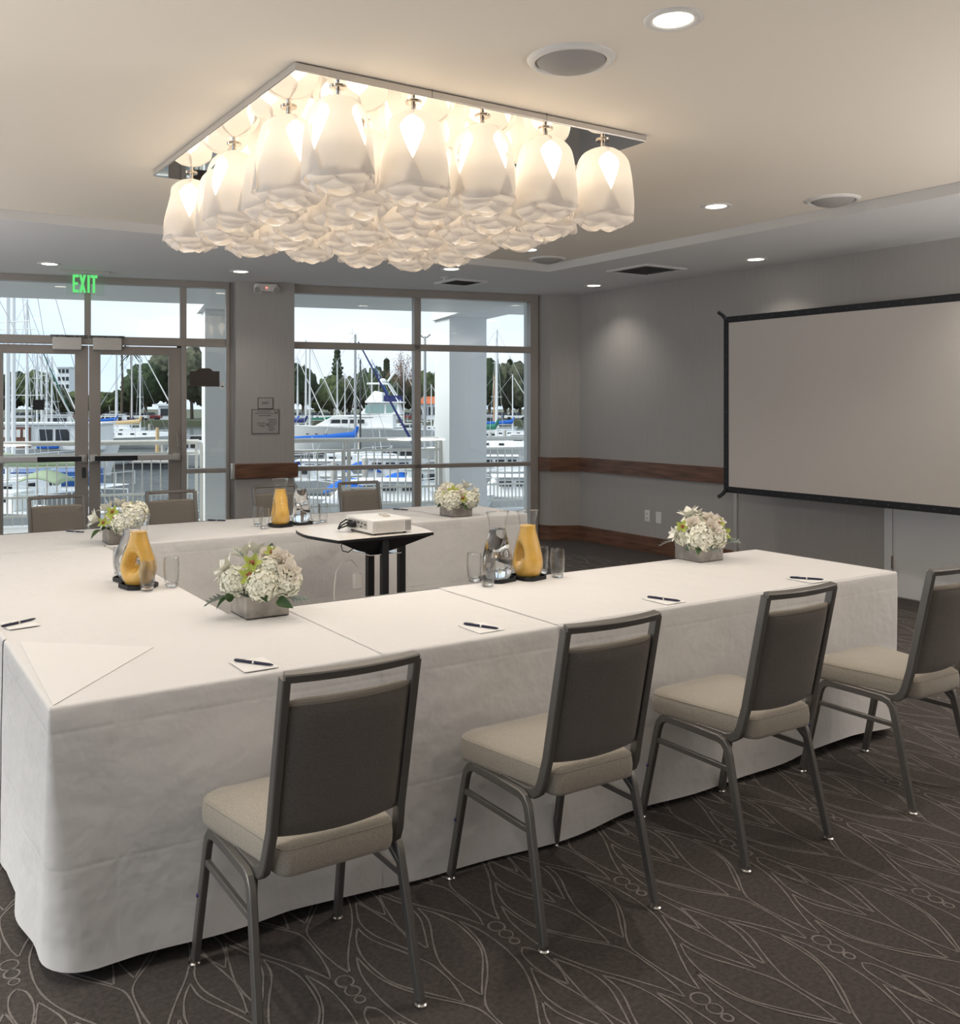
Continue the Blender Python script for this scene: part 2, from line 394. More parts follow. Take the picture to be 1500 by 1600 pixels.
# storefront frame, glass, doors
ZTR0, ZTR1, ZM0, ZM1, ZH = 2.135, 2.215, .842, .888, 2.737
def X(px): return WS(px)
D0, D1_, D2_ = X(-7), X(138.5), X(283.5)      # door edges
win1 = struct(empty('window_1', WL, WROT)); win1['label'] = 'storefront frame with sidelight and transom lights around the double doors'
def fb(parent, name, s0, s1, z0, z1, t0=-.055, t1=.055, mt=None, bev=.003):
    return MB().box(s0, t0, z0, s1, t1, z1).build(name, mt or m_frame, parent, bevel=bev, smooth=False)
sL = X(-150)
fb(win1, 'header', sL, PS0-.05, ZH, ZS)
fb(win1, 'transom_bar', sL, X(352), ZTR0, ZTR1)
fb(win1, 'mullion', X(352.5), PS0-.05, 0, ZH); fb(win1, 'mullion', D2_, X(291), 0, ZTR0); fb(win1, 'mullion', X(281), X(291), ZTR1, ZH)
fb(win1, 'mullion', X(132), X(142), ZTR1, ZH); fb(win1, 'mullion', D0-.09, D0, 0, ZTR0); fb(win1, 'mullion', D0-.09, D0, ZTR1, ZH)
fb(win1, 'mullion', sL, sL+.06, 0, ZH)
fb(win1, 'lower_rail', X(291), X(352.5), ZM0, ZM1); fb(win1, 'lower_rail', sL+.06, D0-.09, ZM0, ZM1)
fb(win1, 'sill', X(291), X(352.5), 0, .09); fb(win1, 'sill', sL+.06, D0-.09, 0, .09)
for a, b, z0, z1 in ((X(142),X(281),ZTR1,ZH),(X(291),X(352.5),ZTR1,ZH),(D0,X(132),ZTR1,ZH),(sL+.06,D0-.09,ZTR1,ZH),
                     (X(291),X(352.5),ZM1,ZTR0),(X(291),X(352.5),.09,ZM0),(sL+.06,D0-.09,ZM1,ZTR0),(sL+.06,D0-.09,.09,ZM0)):
    fb(win1, 'pane', a, b, z0, z1, .004, .01, m_pane, 0)
win2 = struct(empty('window_2', WL, WROT)); win2['label'] = 'six-light window looking onto the marina'
A0, A1, A2, A3 = PS1-.12, X(645.5), X(655.5), X(826)
fb(win2, 'header', A0, X(838), ZH-.02, ZS)
fb(win2, 'transom_bar', A0, A3, ZTR0, ZTR1-.01); fb(win2, 'lower_rail', A0, A3, ZM0, ZM1); fb(win2, 'sill', A0, A3, 0, .1)
fb(win2, 'mullion', A1, A2, .1, ZH-.02); fb(win2, 'mullion', A3, X(838), 0, ZH-.02); fb(win2, 'mullion', A0, A0+.07, .1, ZH-.02)
for a, b in ((A0+.07, A1), (A2, A3)):
    for z0, z1 in ((.1,ZM0),(ZM1,ZTR0),(ZTR1-.01,ZH-.02)): fb(win2, 'pane', a, b, z0, z1, .004, .01, m_pane, 0)
m_frame2 = mat('door_aluminium', (.33, .295, .265), .4, metal=.25, var=(3, .06))
def door(name, s0, s1, gl0, gl1, label, meet_left):
    d = struct(empty(name, WL, WROT)); d['label'] = label
    z1 = ZTR0-.012
    fb(d, 'stile', s0+.003, gl0, .01, z1, -.025, .025, m_frame2); fb(d, 'stile', gl1, s1-.003, .01, z1, -.025, .025, m_frame2)
    fb(d, 'top_rail', gl0, gl1, z1-.085, z1, -.025, .025, m_frame2); fb(d, 'bottom_rail', gl0, gl1, .01, .26, -.025, .025, m_frame2)
    fb(d, 'pane', gl0, gl1, .26, z1-.085, -.002, .004, m_pane, 0)
    bz = .985
    pb_ = fb(d, 'push_bar', s0+.03, s1-.03, bz, bz+.055, -.115, -.06, m_panel, .006)
    mid = (s0+s1)/2
    if meet_left: fb(pb_, 'grip', s0+.06, s0+.46, bz+.002, bz+.052, -.122, -.10, m_black, .004)
    else: fb(pb_, 'grip', s1-.46, s1-.06, bz+.002, bz+.052, -.122, -.10, m_black, .004)
    for a in (s0+.05, s1-.05): fb(d, 'bracket', a-.035, a+.035, bz-.01, bz+.065, -.09, -.025, m_panel, .004)
    return d
dl = door('door_1', D0, D1_, X(5), X(117), 'left leaf of the glazed double door', False)
dr = door('door_2', D1_, D2_, X(157), X(263), 'right leaf of the glazed double door', True)
fb(dl, 'closer', X(83), X(128), WZ(100,547), WZ(100,528), -.11, -.03, m_panel, .004)
fb(dr, 'closer', X(146), X(190), WZ(170,548), WZ(170,529), -.11, -.03, m_panel, .004)
fb(dl, 'lock', X(128), X(134), WZ(131,746), WZ(131,730), -.04, -.02, m_dark, .003)
MB().tube([(X(276),-.03,WZ(276,676)),(X(276.5),-.09,WZ(276,684)),(X(278),-.10,WZ(278,697)),(X(283),-.06,WZ(283,702))], .007, 8).build('pull_handle', m_frame2, dr)
MB().tube([(X(288),.03,WZ(288,676)),(X(290),.09,WZ(290,684)),(X(288),.10,WZ(288,697)),(X(284),.05,WZ(284,702))], .007, 8).build('pull_handle', m_frame2, dr)
fb(dr, 'hinge_pin', X(276), X(283), WZ(280,544), WZ(280,541.5), -.05, -.02, m_black, 0)

def wthing(name, label, cat): return empty(name, WL, WROT, label, cat)
# notice strip above the doors
n_ = wthing('notice_strip', 'narrow notice strip with dark capitals above the double doors', 'sign')
fb(n_, 'strip', X(79), X(195), WZ(137,531), WZ(137,524.5), -.06, -.056, mat('notice_grey', (.42,.40,.38), .6), 0)
text_mesh('lettering', 'DOORS TO REMAIN UNLOCKED WHILE BUILDING IS OCCUPIED', .045, m_black, n_, ((X(79)+X(195))/2, -.0615, WZ(137,527.7)), (PI/2,0,0), .52, .0012)
# exit sign
ex_c = W(133.5, 423.5, ZS); s_ex = (ex_c[0]-WORG[0])*math.cos(WROT)+(ex_c[1]-WORG[1])*math.sin(WROT); t_ex = -(ex_c[0]-WORG[0])*math.sin(WROT)+(ex_c[1]-WORG[1])*math.cos(WROT)
ex = wthing('exit_sign', 'green edge-lit EXIT sign on clear acrylic hung from the ceiling over the doors', 'sign')
fb(ex, 'ceiling_mount', s_ex-.215, s_ex+.215, ZS-.028, ZS, t_ex-.035, t_ex+.035, m_panel, .004)
fb(ex, 'acrylic_plate', s_ex-.17, s_ex+.17, ZS-.225, ZS-.028, t_ex-.004, t_ex+.004, m_acry, 0)
for i, (lx, strokes) in enumerate([(-.092, 'E'), (-.03, 'X'), (.023, 'I'), (.07, 'T')]):
    g = MB(); z0, z1 = ZS-.205, ZS-.038; k = .017; cx_ = s_ex+lx+.005; tt = (t_ex-.010, t_ex-.005)
    def bb(a, b, c_, d_): g.box(cx_+a, tt[0], c_, cx_+b, tt[1], d_)
    if strokes == 'E':
        bb(-.026, -.006, z0, z1); bb(-.006,.028,z0,z0+.026); bb(-.006,.028,z1-.026,z1); bb(-.006,.022,(z0+z1)/2-.013,(z0+z1)/2+.013)
    elif strokes == 'X':
        for sg in (1,-1):
            g.add([(cx_-sg*.031,tt[0],z0),(cx_-sg*.008,tt[0],z0),(cx_+sg*.031,tt[0],z1),(cx_+sg*.008,tt[0],z1),
                   (cx_-sg*.031,tt[1],z0),(cx_-sg*.008,tt[1],z0),(cx_+sg*.031,tt[1],z1),(cx_+sg*.008,tt[1],z1)],
                  [(0,1,2,3),(4,5,6,7),(0,1,5,4),(1,2,6,5),(2,3,7,6),(3,0,4,7)])
    elif strokes == 'I': bb(-.011,.011,z0,z1)
    else: bb(-.011,.011,z0,z1-.026); bb(-.032,.032,z1-.026,z1)
    g.build('letter', m_exit, ex, smooth=False)
# emergency light on the pier
em = wthing('emergency_light', 'white twin-head emergency light with red indicator high on the pier', 'lamp')
es0, es1 = WS(396,-.18), WS(434,-.18); ec = (es0+es1)/2
MB().prism([(es0,-.18),(es1,-.18),(es1-.02,-.25),(es0+.02,-.25)], 2.70, 2.775).build('housing', m_plastic, em, bevel=.008)
for sg in (-1,1):
    h = MB().tube([(ec+sg*.085,-.25,2.725),(ec+sg*.095,-.285,2.705)], [.036,.042], 16).build('lamp_head', m_plastic, em)
    MB().tube([(ec+sg*.095,-.285,2.705),(ec+sg*.0955,-.289,2.703)], .036, 16).build('lens', m_panel, h)
MB().tube([(ec,-.25,2.735),(ec,-.256,2.735)], .008, 10).build('indicator', emit_mat('red_led', (1,.15,.1), 2.5), em)
# plaques on the pier
m_plaque = mat('plaque', (.40,.375,.36), .55); m_ink = mat('plaque_ink', (.12,.105,.10), .7)
def plaque(name, label, x0, x1, y0, y1):
    p = wthing(name, label, 'sign'); a, b = WS(x0,-.18), WS(x1,-.18); z0, z1 = WZ(x0,y1,-.18), WZ(x0,y0,-.18)
    fb(p, 'border', a, b, z0, z1, -.190, -.18, m_ink, 0); fb(p, 'face', a+.007, b-.007, z0+.007, z1-.007, -.193, -.190, m_plaque, 0)
    return p, a, b, z0, z1
p, a, b, z0, z1 = plaque('exit_plaque', 'small square wall plaque reading EXIT on the pier', 402.5, 426.5, 621, 639)
text_mesh('lettering', 'EXIT', .032, m_ink, p, ((a+b)/2, -.1937, (z0+z1)/2), (PI/2,0,0), 1, .0008)
p, a, b, z0, z1 = plaque('notice_plaque', 'larger plaque of small print under the EXIT plaque on the pier', 393, 436, 639.5, 678)
g = MB(); wd = b-a
for (u0,u1,v) in ((.2,.68,.91),(.12,.78,.83),(.25,.7,.74),(.58,.9,.58),(.62,.9,.51),(.6,.92,.44),(.6,.88,.37),(.6,.8,.30),(.6,.85,.22),(.6,.82,.14),(.2,.5,.44),(.22,.5,.36),(.3,.46,.30)):
    g.box(a+wd*u0, -.1938, z0+(z1-z0)*v-.003, a+wd*u1, -.193, z0+(z1-z0)*v+.003)
g.tube([(a+wd*.86,-.1936,z0+(z1-z0)*.83),(a+wd*.84,-.1936,z0+(z1-z0)*.92)], .006, 6); g.tube([(a+wd*.86,-.1936,z0+(z1-z0)*.83),(a+wd*.93,-.1936,z0+(z1-z0)*.85),(a+wd*.94,-.1936,z0+(z1-z0)*.95)], .004, 6)
g.tube([(a+wd*.56,-.1936,z0+(z1-z0)*.33),(a+wd*.56,-.1936,z0+(z1-z0)*.43)], .007, 6)
g.build('lettering', m_ink, p, smooth=False)
# brown arched sign and small stickers on the glass
bs = wthing('hanging_sign', 'brown shaped sign seen from behind on the sidelight glass', 'sign')
a, b = X(296), X(342.5); z0, z1, z2 = WZ(318,604), WZ(318,580), WZ(318,575.5); wd = b-a
pts = [(a,z0),(b,z0),(b,z1),(a+wd*.78,z1),(a+wd*.72,z2-.01),(a+wd*.66,z2),(a+wd*.34,z2),(a+wd*.28,z2-.01),(a+wd*.22,z1),(a,z1)]
g = MB(); n = len(pts); g.add([(x,-.03,z) for x,z in pts]+[(x,-.012,z) for x,z in pts], [tuple(range(n)), tuple(range(n,2*n))[::-1]]+[(i,(i+1)%n,(i+1)%n+n,i+n) for i in range(n)])
g.build('board', mat('sign_brown', (.06,.045,.038), .6), bs, smooth=False)
g = MB(); g.box(a+.04,-.012,z2-.012,a+.05,.004,z2); g.box(b-.05,-.012,z1-.02,b-.04,.004,z1); g.build('bracket', m_dark, bs)
sq = wthing('door_sticker', 'black square sticker on the glass of the left door', 'sticker')
fb(sq, 'sheet', X(52), X(69.5), WZ(60,640.5), WZ(60,624.5), -.008, -.004, m_black, 0)
st = wthing('push_sticker', 'small white arrow sticker at the right edge of the sidelight', 'sticker')
fb(st, 'sheet', X(344), X(351), WZ(348,607), WZ(348,596), -.002, .001, m_paper, 0)
g = MB(); zc = WZ(348,604); x0 = X(345); g.add([(x0,-.003,zc),(x0+.015,-.003,zc+.012),(x0+.015,-.003,zc-.012),(x0+.015,-.003,zc+.004),(x0+.034,-.003,zc+.004),(x0+.034,-.003,zc-.004),(x0+.015,-.003,zc-.004)], [(0,1,2),(3,4,5,6)]); g.build('arrow', m_dark, st, smooth=False)

# outlets on the right wall
def outlet(px, py, label, duplex):
    _, y, z = RW(px, py, WX)
    o = empty('wall_outlet', (WX, y, z), 0, label, 'outlet')
    MB().box(-.007,-.037,-.06,0,.037,.06).build('cover_plate', m_plastic, o, bevel=.003)
    if duplex:
        for dz in (-.025,.025):
            f = MB().box(-.010,-.017,dz-.015,-.007,.017,dz+.015).build('socket', m_plastic, o, bevel=.002)
            MB().box(-.0108,-.009,dz-.006,-.010,-.005,dz+.008).box(-.0108,.005,dz-.006,-.010,.009,dz+.008).build('slot', m_dark, f, smooth=False)
    else: MB().box(-.010,-.012,-.02,-.007,.012,.02).build('insert', m_plastic, o, bevel=.002)
outlet(1012, 806, 'white duplex wall outlet nearest the corner, above the baseboard', True)
outlet(1029.5, 809, 'white blank wall plate right of the duplex outlet', False)

# white door in the right wall
d3 = struct(empty('door_3')); d3['label'] = 'white door behind the projection screen'
yj = dr0; yk = RW(1396, 900, WX)[1]; yend = yk-.92
MB().box(WX-.02, yk, 0, WX, yj, 2.18).build('door_frame', m_white, d3, smooth=False)
MB().box(WX-.02, yend-.1, 0, WX, yend, 2.18).box(WX-.02, yend, 2.1, WX, yk, 2.18).build('door_frame', m_white, d3, smooth=False)
MB().box(WX-.012, yend+.003, .012, WX-.002, yk-.004, 2.095).build('leaf', m_white, d3, smooth=False)
for z in (.28, 1.05, 1.85): MB().tube([(WX-.022, yk-.002, z-.05),(WX-.022, yk-.002, z+.05)], .009, 8).build('hinge', m_nickel, d3)
MB().tube([(WX-.012,yend+.07,1.0),(WX-.06,yend+.07,1.0),(WX-.06,yend+.18,1.0)], .009, 8).build('door_handle', m_nickel, d3)

# ---------------------------------------------------------------- ceiling fittings
def spot(parent, power, z, col=WARM, size=120, blend=1):
    l = bpy.data.lights.new('beam', 'SPOT'); l.energy = power; l.spot_size = math.radians(size); l.spot_blend = blend; l.color = col; l.shadow_soft_size = .03
    o = bpy.data.objects.new('beam', l); C.objects.link(o); o.parent = parent; o.location = (0,0,z); return o
def downlight():
    e = empty('ceiling_downlight', (0,0,0), 0, 'x', 'light', 'recessed downlights')
    MB().lathe([(.066,0),(.072,-.006),(.09,-.008),(.101,-.003),(.102,0)], 40, cap=False).build('trim_ring', m_plastic, e, ang=80)
    MB().lathe([(.0665,.012),(.0665,-.001)], 32, cap=False).lathe([(.0001,-.0045),(.066,-.003)], 32, cap=False).build('lens', m_lens, e)
    return e
dproto = downlight()
DL = [((2.425,2.319),ZT,'largest recessed downlight near the top of the picture, right of the chandelier',1),
      ((4.939,4.336),ZT,'recessed downlight in the raised ceiling between the chandelier and a far round speaker',1),
      ((4.952,6.398),ZT,'recessed downlight near the far corner of the raised ceiling beside a round speaker',1),
      ((4.743,7.295),ZS,'recessed downlight in the ceiling border above the right half of the window',1),
      ((6.675,7.505),ZS,'recessed downlight closest to the corner of the papered wall',1),
      ((6.669,5.417),ZS,'recessed downlight in the border close to the right wall, above the projection screen',1),
      ((1.527,8.939),ZS,'recessed downlight left of the EXIT sign',1),
      ((3.146,8.49),ZS,'recessed downlight in the border above the pier between windows',1)]
for (x, y), z, lab, p in DL:
    o = dup(dproto, (x, y, z), 0, lab); spot(o, LAMP_W*(.4 if y > 7.0 or x > 6 else .9), -.03)
for (x, y) in ((-.2,2.0),(-.2,4.4),(-.9,-.6),(.8,-.8),(2.5,-.9),(4.3,-.8),(4.9,1.6),(2.4,-2.4),(-.9,-2.4),(4.6,-2.4),(6.4,0.8),(6.4,3.0)):  # unseen downlights, added only to brighten the room
    o = dup(dproto, (x, y, ZT if x < 5.6 else ZS), 0, 'unseen recessed downlight outside the picture, added to light the room'); spot(o, LAMP_W*(.35 if y < 1 else 1.1), -.03)
for ch in list(dproto.children): bpy.data.objects.remove(ch)
bpy.data.objects.remove(dproto)

def speaker(x, y, z, label):
    e = empty('ceiling_speaker', (x,y,z), 0, label, 'speaker', 'round ceiling speakers')
    MB().lathe([(.135,-.004),(.14,-.016),(.155,-.016),(.168,-.004),(.17,0)], 48, cap=False).build('trim_ring', m_plastic, e, ang=80)
    MB().lathe([(.0001,-.048),(.05,-.045),(.10,-.031),(.13,-.013),(.137,-.003)], 40, cap=False).build('grille', m_grille, e, ang=80)
speaker(2.368, 2.794, ZT, 'largest round ceiling speaker, beside the near downlight')
speaker(5.42, 3.794, ZT, 'round ceiling speaker at the right edge of the raised ceiling')
speaker(5.40, 6.70, ZT, 'small far round ceiling speaker in the corner of the raised ceiling')
def diffuser(x, y, sz, label):
    e = empty('air_vent', (x,y,ZS), 0, label, 'vent', 'square ceiling air vents')
    h = sz/2; g = MB()
    for a in (-1,1): g.box(-h, a*h-(.04 if a>0 else 0), -.016, h, a*h+(0 if a>0 else .04), 0); g.box(a*h-(.04 if a>0 else 0), -h+.04, -.016, a*h+(0 if a>0 else .04), h-.04, 0)
    g.build('frame', m_white, e, smooth=False)
    MB().box(-h+.04,-h+.04,-.002,h-.04,h-.04,-.0005).build('backing', m_dark, e, smooth=False)
    for i in range(9):
        y_ = -h+.06+i*(sz-.12)/8
        MB().add([(-h+.04,y_-.010,-.016),(h-.04,y_-.010,-.016),(h-.04,y_+.008,-.004),(-h+.04,y_+.008,-.004)],[(0,1,2,3)]).build('slat', m_panel, e, smooth=False)
diffuser(6.30, 6.36, .52, 'square louvred air vent in the border near the right wall')
diffuser(5.32, 8.0, .40, 'small air vent over the right window')
sp = empty('fire_sprinkler', (*W(694,433,ZS), ZS), 0, 'tiny white sprinkler cap in the border over the window', 'sprinkler')
MB().lathe([(.04,0),(.042,-.006),(.012,-.01),(.01,-.03)], 20).build('cap', m_white, sp)

# ================================================================ CHANDELIER
PX0, PX1, PY0, PY1 = 1.470, 3.345, 3.375, 5.37
ch = empty('chandelier', ((PX0+PX1)/2, (PY0+PY1)/2, ZT), 0, 'large square ceiling chandelier of opal glass tulip shades under a mirrored panel', 'chandelier')
hx, hy = (PX1-PX0)/2, (PY1-PY0)/2
MB().box(-hx+.03,-hy+.03,-.006,hx-.03,hy-.03,0).build('shadow_gap', m_dark, ch, smooth=False)  # dark inset that paints the shadow line between panel and ceiling
MB().box(-hx,-hy,-.034,hx,hy,-.006).build('panel', m_panel, ch, bevel=.002, smooth=False)
MB().box(-hx+.004,-hy+.004,-.0365,hx-.004,hy-.004,-.0345).build('mirror', m_mirror, ch, smooth=False)
for k in (-1,1): MB().box(k*hx*.33-.0008,-hy-.0008,-.034,k*hx*.33+.0008,-hy+.002,.0).build('panel_joint', m_dark, ch, smooth=False)
PROF = [(0,.012),(.02,.042),(.06,.073),(.12,.098),(.2,.117),(.3,.128),(.45,.137),(.65,.144),(.85,.149),(1,.152)]
def rad(t):
    for (a, ra), (b, rb_) in zip(PROF, PROF[1:]):
        if t <= b: k = (t-a)/(b-a); return ra+(rb_-ra)*k
    return .15
HW = [(0,52),(.1,50),(.14,45),(.18,33),(.24,23),(.31,20),(.45,28),(.6,37),(.72,45),(.85,54),(1,60)]
def hwid(t):
    for (a, ra), (b, rb_) in zip(HW, HW[1:]):
        if t <= b: k = (t-a)/(b-a); return math.radians(ra+(rb_-ra)*k)
    return math.radians(60)
SH = .36
def petal(k, sd_):
    rnd = random.Random(sd_); ph = rnd.random()*6; g = MB()
    def fn(u, v):
        t = v; x = 2*u-1
        zt = t*(1-.06*abs(x)**2+ (.03*math.sin(3*x+ph) if t > .85 else 0)*(t-.85)/.15)
        a = k*PI/2+x*hwid(t)
        r = rad(t)+.006*x*(1 if t > .1 else t*10)+.004*math.sin(PI*t)*math.cos(x*2.5)+(.012*math.sin(4*x+ph)*((t-.75)/.25)**2 if t > .75 else 0)
        return (r*math.cos(a), r*math.sin(a), -.03-SH*zt)
    g.grid(fn, 14, 22); return g
def ruffle(sd_, r0, z0, h):
    rnd = random.Random(sd_); p1, p2 = rnd.random()*6, rnd.random()*6; g = MB()
    def fn(u, v):
        a = 2*PI*u
        wv = .5+.5*math.sin(4*a+p1); wv = wv*wv*(3-2*wv)
        r = r0*(1-.18*v*(1-v))+v*.016*math.sin(4*a+p1)-.045*v*v*wv
        return (r*math.cos(a), r*math.sin(a), z0-h*v*(.8+.2*math.cos(4*a+p1+.8))+.018*v*v*wv*math.cos(a+p2))
    g.grid(fn, 72, 8, closed=True); return g
def lip(a0, r0, z0, h, half, sd_):      # one rounded scallop of the folded hem
    rnd = random.Random(sd_); ph = rnd.uniform(-.5,.5); hh = math.radians(half); g = MB(); dz = rnd.uniform(-.008,.008)
    def fn(u, v):
        x = 2*u-1; e = max(0, 1-x*x)**.5
        r = r0+.016*math.sin(PI*v)*e-.034*v*v*e+.007*x
        return (r*math.cos(a0+x*hh), r*math.sin(a0+x*hh), z0+dz-h*v*(.30+.70*e)+.010*x*ph-.012*(1-e)*v)
    g.grid(fn, 14, 8); return g
def make_shade(sd_):
    s = empty('shade', (0,0,0), 0, parent=ch)
    for k in range(4): petal(k, sd_*10+k).build('petal', m_petal, s, ang=180)
    for k in range(5): lip(k*2*PI/5+sd_, .137, -.03-SH*.90, .062, 40, sd_+k).build('ruffle', m_petal, s, ang=180)
    for k in range(4): lip(k*PI/2+sd_*2, .110, -.03-SH*.95, .062, 48, sd_+k+9).build('ruffle', m_petal, s, ang=180)
    for k in range(3): lip(k*2*PI/3+sd_*3, .080, -.03-SH*.98, .056, 60, sd_+k+20).build('ruffle', m_petal, s, ang=180)
    MB().lathe([(.001,-.045),(.04,-.055),(.078,-.08),(.096,-.12),(.105,-.17),(.106,-.24),(.09,-.265),(.001,-.27)], 28, cap=False).build('lit_core', m_core, s, ang=180)
    MB().lathe([(.011,.003),(.011,-.04)], 12).lathe([(.034,.0035),(.036,.0),(.034,-.003),(.011,-.004)], 24).build('stem', m_nickel, s)
    return s
def shade_beam(s):
    l = bpy.data.lights.new('bulb_glow', 'SPOT'); l.energy = CHAND_W; l.spot_size = math.radians(150); l.spot_blend = 1; l.color = WARM; l.shadow_soft_size = .05
    o = bpy.data.objects.new('bulb_glow', l); C.objects.link(o); o.parent = s; o.location = (0,0,-.44)
protos = [make_shade(3), make_shade(17), make_shade(29)]
used = set()
for r in range(6):
    y = 3.465+r*.342
    for c_ in range(5):
        x = (1.70 if r % 2 == 0 else 1.63)+c_*.36
        i = (r*5+c_*2) % 3
        if i in used: s = copy_tree(protos[i], ch)
        else: s = protos[i]; used.add(i)
        s.location = (x-ch.location.x, y-ch.location.y, -.040)
        s.rotation_euler = (0,0,[-1.95,-1.35,-.6,-1.2,-1.25][c_]+r*1.1+(0 if r == 0 else .4*c_))

for s in [q for q in ch.children if q.name.startswith('shade')]: shade_beam(s)

# ================================================================ TABLES AND CLOTHS
def rpath(pts, r, nst=26, nco=8):
    out = []; n = len(pts)
    for i in range(n):
        p = Vector(pts[i])
        if i == 0 or i == n-1:
            q_ = Vector(pts[1]) if i == 0 else Vector(pts[-2]); d = (q_-p).normalized() if i == 0 else (p-q_).normalized()
            arc = [(p, Vector((d.y,-d.x)))]
        else:
            a = (Vector(pts[i-1])-p).normalized(); b = (Vector(pts[i+1])-p).normalized()
            n1 = Vector((-a.y, a.x)); n2 = Vector((b.y,-b.x)); ctr = p+a*r+b*r; arc = []
            for k in range(nco+1):
                tt = k/nco; nn = (n1*math.cos(tt*PI/2)+n2*math.sin(tt*PI/2)).normalized()
                arc.append((ctr+nn*r, nn))
        if out:
            l = out[-1]; f0 = arc[0]
            for k in range(1, nst): out.append((l[0].lerp(f0[0], k/nst), l[1]))
        out += arc
    return out
def cloth(name, label, top, path, zt=.75, off=0, seed=0, hem=.03, amp=1.0, mt=None, group=None):
    g = MB(); P0 = rpath(path, .006); P1 = rpath(path, .12); N = len(P0)
    acc = [0.0]
    for i in range(1, N): acc.append(acc[-1]+(P0[i][0]-P0[i-1][0]).length)
    rows = [(-.010,0),(-.004,-.0008),(-.0005,-.004),(.001,-.010),(.002,-.03)]+[(.002+.016*k, None) for k in [i/22 for i in range(1,23)]]
    zb = lambda s: hem+.014*math.sin(s*1.7+1.2)+.008*math.sin(s*4.1+2)
    seed = 1.0
    R = len(rows); M_ = R-5
    for j, (o_, dz) in enumerate(rows):
        for i in range(N):
            p0, n0 = P0[i]; p1, n1 = P1[i]
            if dz is not None: q_ = p0+n0*(o_+off); g.v.append((q_.x, q_.y, zt+off+dz)); continue
            k = (j-4)/M_; s = p0.x+1.4*p0.y; e = min(1, i/5, (N-1-i)/5)
            pos = p0.lerp(p1, k**1.5)
            wv = amp*k**1.3*(.013*math.sin(s*5.3+seed*3)+.010*math.sin(s*9.7+seed+1.2*k)+.014*math.sin(s*2.6+seed*5)) * (.85+.15*e)
            wv += .003*noise.noise(Vector((s*3, k*5, seed)))*k
            wv = max(wv, -.012)
            q_ = pos+n1.lerp(n0, 1-k)*(o_*.9+off+wv)
            g.v.append((q_.x, q_.y, zt-.03+(zb(s)-zt+.03)*k))
    for j in range(R-1):
        for i in range(N-1): g.f.append((j*N+i, j*N+i+1, (j+1)*N+i+1, (j+1)*N+i)); g.m.append(0)
    x0, y0, x1, y1 = top
    g.add([(x0,y0,zt+off),(x1,y0,zt+off),(x1,y1,zt+off),(x0,y1,zt+off)], [(0,1,2,3)])
    o = tag(g.build(name, mt or m_cloth, ang=60), label, 'tablecloth', group)
    return o
TX0, TX1, TXI = .44, 4.165, 1.215
Y0, Y1, Y2, Y3 = 2.58, 3.385, 5.40, 6.20
i_ = .009
GC = 'white tablecloths on the conference tables'
cloth('tablecloth', 'white cloth draped over the near left corner of the tables', (TX0+i_,Y0+i_,1.43,Y1+.01), [(TX0,Y1+.08),(TX0,Y0),(1.43,Y0)], seed=1, group=GC)
cloth('tablecloth', 'white cloth on the near table behind the nearest chair, seam right of the vase', (1.42,Y0+i_,2.57,Y1-i_), [(1.42,Y0),(2.57,Y0)], off=.0018, seed=2, group=GC)
cloth('tablecloth', 'white cloth hanging over the right end of the near table', (2.13,Y0+i_,TX1-i_,Y1-i_), [(2.13,Y0),(TX1,Y0),(TX1,Y1),(1.25,Y1)], off=.004, seed=3.4, group=GC)
cloth('tablecloth', 'white cloth along the left table under the juice carafe', (TX0+i_,Y1,TXI-i_,Y3-i_), [(TXI,Y1+.01),(TXI,Y2-.02)], off=-.0008, seed=4, group=GC)
cloth('tablecloth', 'white cloth on the left part of the far table by the glass doors', (TX0+i_,Y2+i_,2.1,Y3-i_), [(TXI,Y2),(2.1,Y2)], off=.0002, seed=5, group=GC)
cloth('tablecloth', 'white cloth on the far table behind the projector cart', (2.09,Y2+i_,3.56,Y3-i_), [(2.09,Y2),(3.56,Y2)], off=.0015, seed=6.3, group=GC)
cloth('tablecloth', 'white cloth at the right end of the far table under the far vase', (3.55,Y2+i_,TX1-i_,Y3-i_), [(3.55,Y2),(TX1,Y2),(TX1,Y3),(TX0,Y3),(TX0,Y1+.02)], off=.003, seed=7, group=GC)
# folded-over corner of cloth, a bright triangle lying on the near left corner
g = MB(); A = Vector((*W(30,1003,.75),.7525)); B = Vector((*W(240,1012,.75),.7525)); Cc = Vector((TX0+.012,Y0+.012,.7525))
g.add([A,Cc,B,A-Vector((0,0,.0017)),Cc-Vector((0,0,.0017)),B-Vector((0,0,.0017))],[(0,1,2),(3,4,5),(0,1,4,3),(1,2,5,4),(2,0,3,5)])
tag(g.build('folded_cloth_corner', m_cloth2, smooth=False), 'bright triangular fold of cloth lying on the near left table corner', 'cloth')
def table(x0,y0,x1,y1,label):
    t = empty('folding_table', ((x0+x1)/2,(y0+y1)/2,0), 0, label, 'table', 'folding tables under the cloths')
    a, b = (x1-x0)/2-.03, (y1-y0)/2-.03
    MB().box(-a,-b,.715,a,b,.742).build('tabletop', m_dark, t, bevel=.004)
    for sx in (-1,1):
        for sy in (-1,1): MB().tube([(sx*(a-.16),sy*(b-.08),0),(sx*(a-.16),sy*(b-.08),.715)], .016, 8).build('leg', m_black, t)
table(TX0,Y0,2.30,Y1,'folding table under the near left cloth'); table(2.32,Y0,TX1,Y1,'folding table with dark leg under the cloth of the near right end')
table(TX0,Y1+.02,TXI,Y2-.02,'folding table under the cloth of the left run'); table(TX0,Y2,2.30,Y3,'folding table under the far left cloth'); table(2.32,Y2,TX1,Y3,'folding table under the far right cloth')

